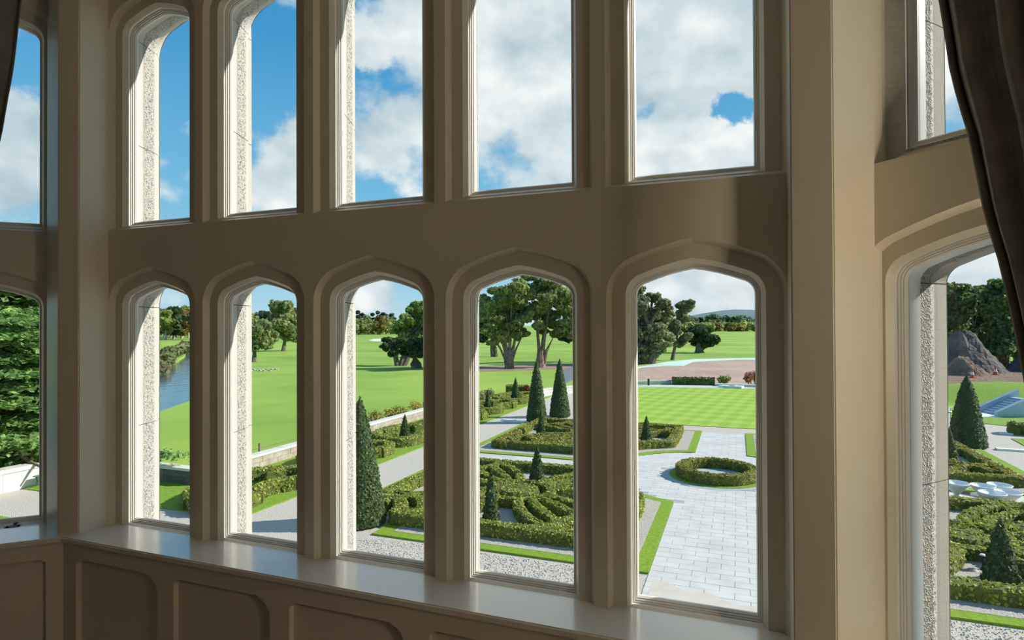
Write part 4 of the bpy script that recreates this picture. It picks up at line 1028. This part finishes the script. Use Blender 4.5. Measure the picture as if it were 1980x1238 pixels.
# old cedar by the river
def cedar():
    T = pt(-60, 700, 31.5); T[2] = -.3
    r = empty('cedar_tree', tuple(T)); tag(r, 'great cedar with level boughs seen through the left wall window', 'tree')
    tb = MB().tube([T, T + (0.1, 0, 2.5), T + (-.1, .1, 6), T + (0, 0, 9)], [.55, .45, .3, .05], 10)
    Ps, Ns = [], []
    for i in range(19):
        z = .9 + i * .43; L = (4.9 if i > 2 else 4.4) * (1 - max(0, (z - 5.2) / 5.6) ** 1.4); nb = 9
        for k in range(nb):
            a = k * 2 * math.pi / nb + i * 1.1 + rng.uniform(-.2, .2); dr = np.array([math.cos(a), math.sin(a), 0]); l = L * rng.uniform(.75, 1.08)
            st = T + (0, 0, z); en = st + dr * l + (0, 0, rng.uniform(-.55, .15))
            tb.tube([st, (st + en) / 2 + (0, 0, .15), en], [.10, .06, .015], 5)
            m_ = int(150 * l); s = rng.uniform(.22, 1.04, m_) ** .8; wd = (.25 + .95 * np.sin(np.clip(s, 0, 1) * math.pi * .85)) * .62
            side = np.array([-dr[1], dr[0], 0]); c = st[None] * (1 - s[:, None]) + en[None] * s[:, None]; c[:, 2] += .15 * np.sin(s * math.pi)
            Ps.append(c + side[None] * (rng.normal(0, 1, m_) * wd)[:, None] + np.stack([0 * s, 0 * s, rng.normal(.02, .055, m_)], 1)); Ns.append(np.tile([0, 0, 1.], (m_, 1)))
    lv, lf = leaf_cloud(np.vstack(Ps), np.vstack(Ns), .085, .42, 1.5)
    make('foliage', lv, lf, 'leaf_cedar', r)
    tb.done('trunk', 'bark', r)
    for k, (px, py, dd) in enumerate(((95, 884, 28.5), (110, 862, 29), (70, 872, 29.5), (92, 908, 26.8), (40, 850, 29.5))):
        e = pt(px, py, dd); s = T + (0, 0, 1.3 + .2 * k); m_ = (s + e) / 2 + np.array([0, 0, .25]); q = m_ * .4 + e * .6 + np.array([0, 0, -.12])
        MB().tube([s, m_, q, e], [.11, .09, .07, .03], 7).done('bough', 'bark_red', r)
    # long bough whose tip hangs over the low wall
    e = pt(347, 881, 25.0); s = T + (0, 0, 1.3); m_ = s * .12 + e * .88 + np.array([0, 0, .12])
    MB().tube([s, m_, e], [.14, .08, .015], 6).done('bough', 'bark', r)
    c = m_[None] + (e - m_)[None] * rng.random((520, 1)) ** .7; c = c + rng.normal(0, 1, (520, 3)) * np.array([.22, .22, .06]); c[:, 2] -= .03
    lv, lf = leaf_cloud(c, np.tile([0, 0, 1.], (520, 1)), .04, .5, 2.0); make('spray', lv, lf, 'leaf_cedar', r)
cedar()

# ------------------------------------------------------------------ garden walls
def wall_run(name, label, p0, p1, h, th, m_body, m_cap, block=.55, courses=2, cap_l=1.1, cap_t=.09, group=None):
    p0, p1 = np.array(p0), np.array(p1); L = np.linalg.norm(p1 - p0); d = (p1 - p0) / L; nrm = np.array([-d[1], d[0]])
    r = empty(name, (float(p0[0]), float(p0[1]), 0)); tag(r, label, 'wall', group, kind='structure')
    def bx(s0, s1, o0, o1, z0, z1):
        v = []
        for z in (z0, z1):
            for s, o in ((s0, o0), (s1, o0), (s1, o1), (s0, o1)):
                q = p0 + d * s + nrm * o; v.append((q[0], q[1], z))
        return v, [(0, 3, 2, 1), (4, 5, 6, 7), (0, 1, 5, 4), (1, 2, 6, 5), (2, 3, 7, 6), (3, 0, 4, 7)]
    make('core', *bx(0, L, -th / 2 + .02, th / 2 - .02, -.02, h - cap_t), m_body, r)
    ch = (h - cap_t) / courses
    for c in range(courses):
        s = -(block / 2 if c % 2 else 0)
        while s < L:
            w_ = block * random.uniform(.75, 1.25); a, b = max(s, 0), min(s + w_, L)
            if b - a > .08: make('block', *bx(a + .006, b - .006, -th / 2 - random.uniform(0, .012), th / 2 + random.uniform(0, .012), c * ch + .006, (c + 1) * ch - .004), m_body, r)
            s += w_
    s = 0
    while s < L - .05:
        b = min(s + cap_l * random.uniform(.9, 1.1), L)
        make('coping_stone', *bx(s + .004, b - .004, -th / 2 - .04, th / 2 + .04, h - cap_t, h + random.uniform(0, .01)), m_cap, r); s = b
    return r
wall_run('garden_wall', 'pale stone garden wall between the side bed and the golf course', (-18.1, 13.75), (-18.1, 33.5), .56, .34, 'stone_brown', 'stone_white')
wb = [G(1000, 781), G(1058, 766), G(1102, 757)]
wall_run('garden_wall_far', 'white far stretch of garden wall behind the tall cones', G(1042, 769), wb[1], .62, .34, 'stone_white', 'stone_white', block=.8, cap_l=1.6)
wall_run('garden_wall_end', 'white wall end beside the dark drive at the right of the tall cones', wb[1], (wb[2][0] + 3.0, wb[2][1] + 3.2), .62, .34, 'stone_white', 'stone_white', block=.8, cap_l=1.6)
wall_run('low_wall', 'low wall of shade-darkened stone with pale coping across the corner lawn', (-23.6, 13.85), (-18.1, 13.85), .60, .34, 'stone_shade_dark', 'stone_white')
wall_run('river_parapet', 'white parapet wall by the river below the cedar', (-23.95, 3.0), (-23.75, 11.85), .80, .42, 'stone_white', 'stone_white', block=1.4, courses=1, cap_l=1.6, cap_t=.14)
# thin posts and a rail behind the garden wall
fr_ = empty('post_fence', (-18.45, 20, 0)); tag(fr_, 'thin wooden posts with a rail behind the garden wall', 'fence')
for y in (14.6, 17.15, 19.8, 22.5, 25.3, 28.3, 31.0):
    MB().box(-18.50, -18.44, y - .03, y + .03, -.03, .86).done('post', 'post_wood', fr_)
MB().tube([(-18.47, 14.0, .66), (-18.47, 31.4, .66)], .014, 5).done('rail', 'post_wood', fr_)
def shrub(name, label, x, y, r, h, leaf, n, size, cat='shrub', group=None, z0=0.0, k=6):
    o = empty(name, (x, y, z0)); tag(o, label, cat, group)
    B = []
    for i in range(k):
        a = rng.random() * 6.28; q = rng.random() * r * .55
        B.append((np.array([x + q * math.cos(a), y + q * math.sin(a), z0 + h * rng.uniform(.3, .72)]), (r * .5, r * .5, h * .34)))
    v, f = blob_leaves(B, n, size); make('foliage', v, f, 'leaf_' + leaf, o)
    tb = MB()
    for b in B[:4]: tb.tube([(x, y, z0), (x * .5 + b[0][0] * .5, y * .5 + b[0][1] * .5, z0 + h * .3), b[0]], [.03, .02, .008], 5)
    tb.done('stem', 'bark', o); return o
for i, y in enumerate((26.5, 28.0, 29.6, 31.2)):
    shrub('flower_clump', 'yellow flowers along the garden wall, %s clump from the near end' % ORDS[i], -19.15, y, .7, .95, 'flower', 260, .05, 'flowers', 'yellow flowers behind the wall')
for i, (px, py) in enumerate(((931, 777), (944, 771))): shrub('flower_clump', ['left', 'right'][i] + ' clump of pale flowers at the far end of the side bed', *G(px, py), .8, .8, 'reed', 300, .06, 'flowers', 'pale flowers of the side bed')
for i, q_ in enumerate(((-15.7, 43.0), (-15.2, 42.8), (-14.95, 42.5))): shrub('flower_clump', ['left', 'middle', 'right'][i] + ' clump of red-brown flowers beside the end of the left walk', *q_, .3, .95, 'red', 300, .06, 'flowers', 'red flowers by the walk')
o = hedge('far_hedge', [(-17.7, 43.4), (-16.8, 43.7), (-16.0, 43.9)], None, w=.8, h=.75, z0=0, dens=60, lsize=.07, leafm='hedge_leaf_gold'); tag(o, 'brown-green hedge behind the side bed cones', 'hedge')

# ------------------------------------------------------------------ golf course details
def gpoly(pxs): return [G(*q) for q in pxs]
flat('mulch_bed', gpoly([(900, 719), (1000, 717), (1090, 713), (1140, 711), (1140, 703), (1090, 704), (985, 707), (900, 709)]), -.018, 'mulch', 'red-brown mulch strip under the great cypresses', 'mulch', t=.01)
flat('sand_bunker', gpoly([(713, 658), (722, 655.6), (737, 655), (746, 657), (742, 660), (722, 660)]), -.012, 'sand', 'white sand bunker on the middle fairway', 'bunker', t=.01)
flat('drive', gpoly([(1086, 716), (1120, 703), (1135, 707), (1120, 730), (1100, 738), (1090, 742)]), -.015, 'asphalt', 'dark drive right of the tall cones', 'road', t=.01)
for i in range(16):
    x, y = G(482 + i * 3.7 + random.uniform(-1, 1), 717 + random.uniform(-1.5, 2) - i * .12); s = random.uniform(.13, .26)
    b = MB().lathe([(.5 * s, 0), (s, .25 * s), (.9 * s, .7 * s), (.3 * s, s)], (x, y, -.05), 7)
    vv = np.array(b.v) + rng.normal(0, .12 * s, (len(b.v), 3))
    tag(make('rock', vv, b.f, 'rock'), 'grey boulder, %s from the left in the row across the left fairway' % ORDS[i], 'rock', 'boulders on the left fairway')
for i in range(13):
    f = i / 12; px = 303 + 60 * f + random.uniform(-4, 4); py = 716 - 42 * f ** .8 + random.uniform(-2, 5)
    x, y = G(px, py); d = gdist(px, py)
    shrub('reed_clump', 'tuft of reeds on the far river bank, %s up from the window edge' % ORDS[i], x, y, .016 * d, .012 * d + .35, ['reed', 'willow', 'wood'][i % 3], 240, .0035 * d, 'reeds', 'reeds on the river bank', z0=-.2, k=5)
# earth field, fleece and edging beyond the striped lawn
flat('bare_field', gpoly([(1190, 738), (1232, 737), (1300, 742), (1400, 744), (1475, 742), (1540, 740), (1540, 694), (1460, 692), (1360, 693), (1290, 699), (1240, 708), (1190, 712)]), -.016, 'earth_pink', 'pinkish bare earth field beyond the striped lawn', 'field', t=.01)
flat('frost_fleece', gpoly([(1190, 715), (1240, 709), (1290, 700), (1340, 695), (1460, 692.5), (1540, 693), (1540, 695.5), (1420, 696), (1340, 700), (1320, 708), (1280, 708), (1240, 711), (1190, 719)]), .02, 'fleece', 'pale aqua cover sheet along the far edge of the bare field', 'cover', kind=None, t=.03)
bpy.data.objects['frost_fleece']['kind'] = 'structure'
o = hedge('clipped_hedge', [G(1300, 742.5), G(1340, 743), G(1382, 744)], None, w=1.0, h=.62, z0=0, dens=40, lsize=.09, step=.4, leafm='yew_leaf'); tag(o, 'dark clipped hedge behind the striped lawn', 'hedge')
shrub('bush', 'olive bush at the right end of the dark clipped hedge', *G(1399, 744), .7, .9, 'willow', 420, .09)
shrub('bush', 'dark red bush at the far right corner of the striped lawn', *G(1447, 745), .6, 1.25, 'red', 420, .08)
shrub('bush', 'second dark red bush beyond the striped lawn corner', *G(1462, 744), .6, 1.35, 'red', 420, .08)
wall_run('lawn_kerb', 'long white kerb along the far left of the striped lawn', G(1215, 744), G(1297, 742), .34, .3, 'stone_white', 'stone_white', block=1.6, courses=1, cap_l=2.2, cap_t=.1)
wall_run('lawn_kerb_right', 'white kerb stones at the far right of the striped lawn', G(1384, 747), G(1475, 750), .25, .3, 'stone_white', 'stone_white', block=1.6, courses=1, cap_l=1.5, cap_t=.1)
x, y = G(1254, 746); r = empty('marker_post', (x, y, 0)); tag(r, 'short dark post before the white kerb', 'post')
MB().tube([(x, y, 0), (x, y, .55)], .09, 8).done('shaft', 'black', r); MB().lathe([(.11, 0), (.12, .05), (.03, .1)], (x, y, .55), 8).done('cap', 'black', r)
for k, (px, py, a) in enumerate(((1405, 750, .3), (1420, 751, .1))):
    x, y = G(px, py); MBx = MB().prism([(x - .7, y - .3), (x + .6, y - .4), (x + .8, y + .2), (x - .3, y + .4)], .03, .22)
    tag(MBx.done('stone_slab', 'white_stone'), ['left', 'right'][k] + ' loose white slab at the far edge of the striped lawn', 'slab', 'loose slabs on the striped lawn')
# hill on the skyline, distance haze painted in as blue
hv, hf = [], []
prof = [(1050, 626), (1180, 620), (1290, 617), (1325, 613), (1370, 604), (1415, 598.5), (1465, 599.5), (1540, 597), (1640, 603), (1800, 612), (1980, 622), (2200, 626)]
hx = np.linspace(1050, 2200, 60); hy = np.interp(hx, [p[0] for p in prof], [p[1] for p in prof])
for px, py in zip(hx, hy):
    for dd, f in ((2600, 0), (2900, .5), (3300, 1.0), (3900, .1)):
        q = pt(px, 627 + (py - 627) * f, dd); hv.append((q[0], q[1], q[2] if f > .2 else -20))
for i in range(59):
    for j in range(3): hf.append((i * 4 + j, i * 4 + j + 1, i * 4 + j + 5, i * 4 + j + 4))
tag(make('hill', hv, hf, 'hill', smooth=True), 'long hill on the skyline in haze-tinted blue-green', 'hill', kind='structure')

# ------------------------------------------------------------------ right-hand side: works, bank and steps
def heap(name, label, cx, cy, rx, ry, h, m, seed=0, n=26, rough=.16):
    r_ = np.random.default_rng(seed); v, f = [], []
    ph = r_.random(6) * 6.28
    for j in range(n + 1):
        for i in range(n + 1):
            a, b = i / n * 2 - 1, j / n * 2 - 1; q = math.hypot(a, b)
            z = max(0, 1 - q ** 1.5) * (1 + rough * (math.sin(5 * a + ph[0]) * math.cos(4 * b + ph[1]) + .6 * math.sin(11 * a + ph[2]) * math.sin(9 * b + ph[3]))) + (r_.normal(0, .03 * rough / .16) if q < .95 else 0)
            v.append((cx + a * rx, cy + b * ry, -.02 + max(0, z) * h))
    f = [(j * (n + 1) + i, j * (n + 1) + i + 1, (j + 1) * (n + 1) + i + 1, (j + 1) * (n + 1) + i) for j in range(n) for i in range(n)]
    o = make(name, v, f, m, smooth=True); tag(o, label, 'heap' if 'earth' in name else 'bank'); return o
flat('works_ground', gpoly([(1800, 752), (1880, 752), (1930, 744), (2030, 738), (2060, 708), (1800, 712)]), .0, 'soil', 'brown churned ground of the building works', 'ground', t=.03)
x, y = G(1880, 722); heap('earth_heap', 'big dark heap of earth in front of the dense wood', x, y + 4, 4.6, 4.0, 4.5, 'earth_dark', 3)
x, y = G(1962, 718); heap('earth_heap', 'lower dark earth heap beside the curtain', x + 2.8, y + 1.0, 3.3, 3.2, 3.0, 'earth_dark', 5)
x, y = G(1884, 733); heap('earth_heap', 'small near heap of dark soil between the traffic cones', x + .6, y + 5.2, 2.4, 1.7, 1.9, 'soil', 8)
for k, (px, py) in enumerate(((1880, 731), (1925, 725))):
    x, y = G(px, py); r = empty('traffic_cone', (x, y, 0)); tag(r, ['traffic cone left of the small soil heap', 'traffic cone right of the small soil heap'][k], 'traffic cone', 'red and white traffic cones')
    MB().box(x - .28, x + .28, y - .28, y + .28, 0, .06).done('base', 'cone_red', r)
    MB().lathe([(.22, .06), (.17, .32)], (x, y, 0), 14).done('lower_band', 'cone_red', r)
    MB().lathe([(.17, .32), (.11, .62)], (x, y, 0), 14).done('white_band', 'cone_white', r)
    MB().lathe([(.11, .62), (.05, .95), (.01, .98)], (x, y, 0), 14).done('tip', 'cone_red', r)
bx_, by_ = G(1962, 775); heap('grass_bank', 'sunlit grass bank above the stone steps', bx_ + 1.0, by_ + 2.0, 9.0, 6.0, 1.25, 'lawn_dark', 11, rough=.04)
# steps climbing the bank
def steps():
    A = np.array([*G(1926, 806), 0.0]); B = pt(1994, 772, gdist(1926, 806) + 1.2); 
    d = B - A; d[2] = 0; L = np.linalg.norm(d); d /= L; nn = np.array([-d[1], d[0], 0]); hgt = B[2]
    r = empty('stone_steps', tuple(A)); tag(r, 'blue-grey stone steps with side walls on the grass bank', 'steps')
    k = 9; wd = 1.5
    def slab(s0, s1, o0, o1, z0, z1, z1b=None):
        z1b = z1 if z1b is None else z1b
        v = [A + d * s + nn * o + np.array([0, 0, z]) for s, o, z in ((s0, o0, z0), (s1, o0, z0), (s1, o1, z0), (s0, o1, z0), (s0, o0, z1), (s1, o0, z1b), (s1, o1, z1b), (s0, o1, z1))]
        return v, [(0, 3, 2, 1), (4, 5, 6, 7), (0, 1, 5, 4), (1, 2, 6, 5), (2, 3, 7, 6), (3, 0, 4, 7)]
    for i in range(k): make('step', *slab(L * i / k, L * (i + 1) / k + .1, .0, wd, -.02, hgt * (i + .6) / k), 'stone_blue', r)
    for o0 in (-.28, wd):
        make('side_wall', *slab(-.1, L + .4, o0, o0 + .28, -.02, .32, hgt + .42), 'stone_blue', r)
    make('landing', *slab(-1.7, -.02, -.4, wd + .4, -.02, .06), 'white_stone', r)
steps()
o = hedge('block_hedge', [G(1948, 838), G(1985, 841), G(2020, 843)], None, w=.9, h=.55, z0=0, dens=70, lsize=.06, leafm='yew_leaf'); tag(o, 'dark square hedge beside the grey drive at the right', 'hedge')
flat('verge', gpoly([(1955, 849), (2040, 852), (2040, 880), (1990, 868)]), .03, 'lawn_dark', 'grass verge beyond the grey walk at the right', 'lawn')
flat('bank_foot', gpoly([(1838, 790), (1900, 782), (2040, 786), (2040, 832), (1960, 826), (1905, 820), (1838, 830)]), .028, 'lawn_dark', 'grass at the foot of the stone steps', 'lawn')
for k, (px, py, w_) in enumerate(((1955, 872, 1.1), (1945, 840, .5), (1000, 817, 1.5), (985, 814, .9))):
    x, y = G(px, py)
    tag(MB().prism([(x - w_ / 2, y - .12), (x + w_ / 2, y - .18), (x + w_ / 2, y + .1), (x - w_ / 2, y + .16)], 0, .09).done('stone_slab', 'white_stone'), ['long white slab lying on the grey walk at the right', 'short white slab on the walk near the dark square hedge', 'long white slab on the left walk by the tall cone', 'short white slab on the left walk by the tall cone'][k], 'slab', 'loose white slabs')
# white bowls on the cross walk
for k, (px, py, s, lab) in enumerate(((1850, 934, .9, 'leftmost white bowl on the cross walk beside the stone jamb'), (1900, 939.5, .85, 'white bowl second from the left on the cross walk'), (1933, 938, .85, 'white bowl at the back right of the cross walk group'), (1919, 953.5, .9, 'white bowl at the front of the cross walk group'), (1949, 952, .9, 'rightmost white bowl of the cross walk group'))):
    x, y = G(px, py, .5); r = empty('bowl_planter', (x, y, .02)); tag(r, lab, 'planter', 'white bowl planters')
    MB().lathe([(.10 * s, .12), (.24 * s, .30), (.38 * s, .43), (.41 * s, .49), (.39 * s, .50), (.36 * s, .455), (.2 * s, .36), (.02, .33)], (x, y, .02), 22).done('bowl', 'white_stone', r, smooth=False)
    MB().lathe([(.17 * s, 0), (.17 * s, .04), (.07 * s, .09), (.11 * s, .13)], (x, y, .02), 14).done('foot', 'white_stone', r)
for k, (px, py, L, a) in enumerate(((1868, 957, 1.1, -.7), (1892, 962, 1.2, -.65), (1852, 950, .7, .4))):
    x, y = G(px, py); c, s = math.cos(a), math.sin(a)
    tag(MB().tube([(x - c * L / 2, y - s * L / 2, .07), (x + c * L / 2, y + s * L / 2, .07)], .05, 6).done('timber_bearer', ['white_stone', 'post_wood', 'white_stone'][k]), ['pale timber leaning by the leftmost bowl', 'brown timber lying before the white bowls', 'short pale timber under the leftmost bowl'][k], 'timber', 'timbers by the bowls')
x, y = G(1901, 1106); r = empty('spot_lamp', (x, y, .056)); tag(r, 'small black garden spotlight in the near right hedge bed', 'lamp')
MB().tube([(x, y, .05), (x, y, .22)], .02, 6).done('stake', 'black', r); MB().lathe([(.03, 0), (.075, .03), (.085, .12), (.08, .16)], (x, y, .22), 12).done('housing', 'black', r)
MB().lathe([(.078, 0), (.05, .03), (.01, .04)], (x, y, .375), 12).done('lens', 'cone_white', r)
x, y = G(1880, 1108); heap('gravel_heap', 'little heap of pale chippings beside the garden spotlight', x, y, .2, .18, .14, 'gravel_bed', 2, 12); bpy.data.objects['gravel_heap']['category'] = 'heap'
# green bench by the parapet
def bench():
    x, y = G(76, 944); r = empty('garden_bench', (x, y, 0)); tag(r, 'green iron bench beside the end of the river parapet', 'bench')
    for i in range(4): MB().box(x - .2 + i * .11, x - .12 + i * .11, y - .1, y + 1.2, .40, .43).done('slat', 'metal_green', r)
    for yy in (y, y + 1.1):
        MB().tube([(x - .22, yy, 0), (x - .12, yy, .25), (x - .2, yy, .41)], .02, 6).done('leg', 'metal_green', r)
        MB().tube([(x + .22, yy, 0), (x + .14, yy, .25), (x + .2, yy, .41)], .02, 6).done('leg', 'metal_green', r)
bench()
# loose chippings on the near gravel
def pebbles():
    n = 15000
    a = np.radians(rng.uniform(-57, 21, n * 3)); d = rng.uniform(9.5, 16.5, n * 3) 
    x = EYE[0] + d * np.sin(a); y = EYE[1] + d * np.cos(a)
    ok = (y > 7.6) & (y < 11.5) & ~((x > AX - 1.4) & (x < AX + 1.5)); ok |= (x < -11.7) & (x > -13.6) & (y > 7.6) & (y < 15)
    x, y = x[ok][:n], y[ok][:n]; n = len(x)
    oc = np.array([(1, 0, 0), (0, 1, 0), (-1, 0, 0), (0, -1, 0), (0, 0, .7), (0, 0, -.5)]); fc = np.array([(0, 1, 4), (1, 2, 4), (2, 3, 4), (3, 0, 4), (1, 0, 5), (2, 1, 5), (3, 2, 5), (0, 3, 5)])
    s = rng.uniform(.010, .026, n); th = rng.random(n) * 6.28; c, q = np.cos(th), np.sin(th)
    v = oc[None] * s[:, None, None] * rng.uniform(.6, 1.2, (n, 6, 1))
    vx = v[:, :, 0] * c[:, None] - v[:, :, 1] * q[:, None]; vy = v[:, :, 0] * q[:, None] + v[:, :, 1] * c[:, None]
    V = np.stack([vx + x[:, None], vy + y[:, None], v[:, :, 2] + .006], 2).reshape(-1, 3); F = (fc[None] + 6 * np.arange(n)[:, None, None]).reshape(-1, 3)
    tag(make('gravel_chippings', V, F, 'pebble'), 'loose pale chippings on the near gravel', 'gravel', kind='stuff')
pebbles()
# ------------------------------------------------------------------ inside: latch and curtains
def latch():
    fr = LEFTF
    def on(px, py, Y):
        v = ray(px, py); P0 = np.array([*(fr.o + fr.n * Y), 0]); n3 = np.array([*fr.n, 0]); s = ((P0 - EYE) @ n3) / (v @ n3); h = EYE + v * s
        return float((h[:2] - fr.o) @ fr.d), float(h[2] - H)
    t, z = on(27, 1024, .03)
    r = empty('window_latch', fr.p(t, .03, z)); tag(r, 'dark brass latch on the bottom rail of the left window', 'latch')
    def b(t0, t1, Y0, Y1, z0, z1):
        v = [fr.p(a, y, c) for c in (z0, z1) for y in (Y0, Y1) for a in (t0, t1)]
        return v, [(0, 2, 3, 1), (4, 5, 7, 6), (0, 1, 5, 4), (2, 6, 7, 3), (0, 4, 6, 2), (1, 3, 7, 5)]
    make('base', *b(t - .034, t + .034, -.01, .034, ZS, z - .004), 'brass_dark', r)
    make('catch', *b(t - .02, t + .018, .0, .05, z - .006, z + .022), 'brass_dark', r)
    make('peg', *b(t - .01, t + .006, .04, .085, z + .010, z + .030), 'brass_dark', r)
latch()
def curtain(name, fr, inset, edge, w_top, nf, m, label, tiez, sgn):
    """edge: (pixel x, y) down the free edge; folds gather towards the tie-back"""
    n3 = np.array([*fr.n, 0]); P0 = np.array([*(fr.o - fr.n * inset), 0])
    E_ = []
    for px, py in edge:
        v = ray(px, py); s = ((P0 - EYE) @ n3) / (v @ n3); h = EYE + v * s; E_.append((float((h[:2] - fr.o) @ fr.d), float(h[2] - H)))
    E_ = np.array(E_); zz = np.linspace(ZTOP - .15, -1.97, 74)
    o_ = np.argsort(E_[:, 1]); te = np.interp(zz, E_[o_, 1], E_[o_, 0])
    t_tie = E_[:, 0].max() if True else 0
    up = zz > E_[:, 1].max(); sl_ = (E_[1, 0] - E_[0, 0]) / (E_[1, 1] - E_[0, 1])
    te[up] = E_[0, 0] + (zz[up] - E_[0, 1]) * sl_ * .8
    dn = zz < tiez; te[dn] = np.interp(tiez, E_[o_, 1], E_[o_, 0]) + .05 + (tiez - zz[dn]) * .02
    tfar = E_[:, 0].min() * 0 + w_top
    m_ = nf * 14; V = []
    for z, t0 in zip(zz, te):
        for i in range(m_ + 1):
            s = i / m_; t = t0 + (tfar - t0) * s
            pinch = min(1, max(.35, (tfar - t0) / .8))
            ph = 2 * math.pi * nf * s + .35 * math.sin(z * 1.3 + s * 5)
            amp = .030 * (.55 + .45 * math.sin(3.1 * s * nf + 1)) + .012
            dep = amp * (math.sin(ph) + .35 * math.sin(2 * ph + .6)) * (1.0 if i else .4)
            V.append(fr.p(t, -inset + dep, z))
    K = m_ + 1; Fc = [(j * K + i, j * K + i + 1, (j + 1) * K + i + 1, (j + 1) * K + i) for j in range(len(zz) - 1) for i in range(m_)]
    r = empty(name, fr.p(w_top, -inset, -1.97)); tag(r, label, 'curtain')
    o = make('drape', V, Fc, m, r, smooth=True)
    md = o.modifiers.new('thick', 'SOLIDIFY'); md.thickness = .006
    rod = MB().tube([fr.p(-.15, -inset, ZTOP - .12), fr.p(2.1, -inset, ZTOP - .12)], .018, 10).done('rod', 'brass_dark', r)
    ti = int(np.argmin(abs(zz - tiez))); band_ = [V[ti * K + i] for i in range(0, K, 3)]
    bb = MB()
    off = fr.n * -.05
    pts = [(p[0] + off[0], p[1] + off[1], p[2]) for p in (fr.p(te[ti] - .01, -inset, tiez), fr.p((te[ti] + tfar) / 2, -inset - .03, tiez + .03), fr.p(tfar, -inset, tiez + .1))]
    bb.tube([fr.p(te[ti] + .06, -inset - .06, tiez), fr.p((te[ti] + tfar) / 2 + .05, -inset - .08, tiez + .03), fr.p(tfar, -inset - .05, tiez + .1)], .02, 8).done('tie_back', m, r)
    return r
curtain('curtain', RIGHTF, .34, [(1810, 0), (1822, 70), (1832, 140), (1850, 205), (1868, 262), (1882, 330), (1896, 400), (1911, 455), (1926, 500), (1941, 560), (1955, 620), (1968, 685), (1980, 745), (1990, 800)], .97, 7, 'curtain', 'dark brown-grey pleated curtain drawn back at the right', -.42, 1)
curtain('curtain', LEFTF, .34, [(38, 0), (33, 40), (29, 75), (25, 110), (19, 150), (12, 185), (6, 220), (0, 255), (-20, 340), (-50, 460)], 1.7, 9, 'curtain_grey', 'grey pleated curtain at the upper left corner', -.1, -1)
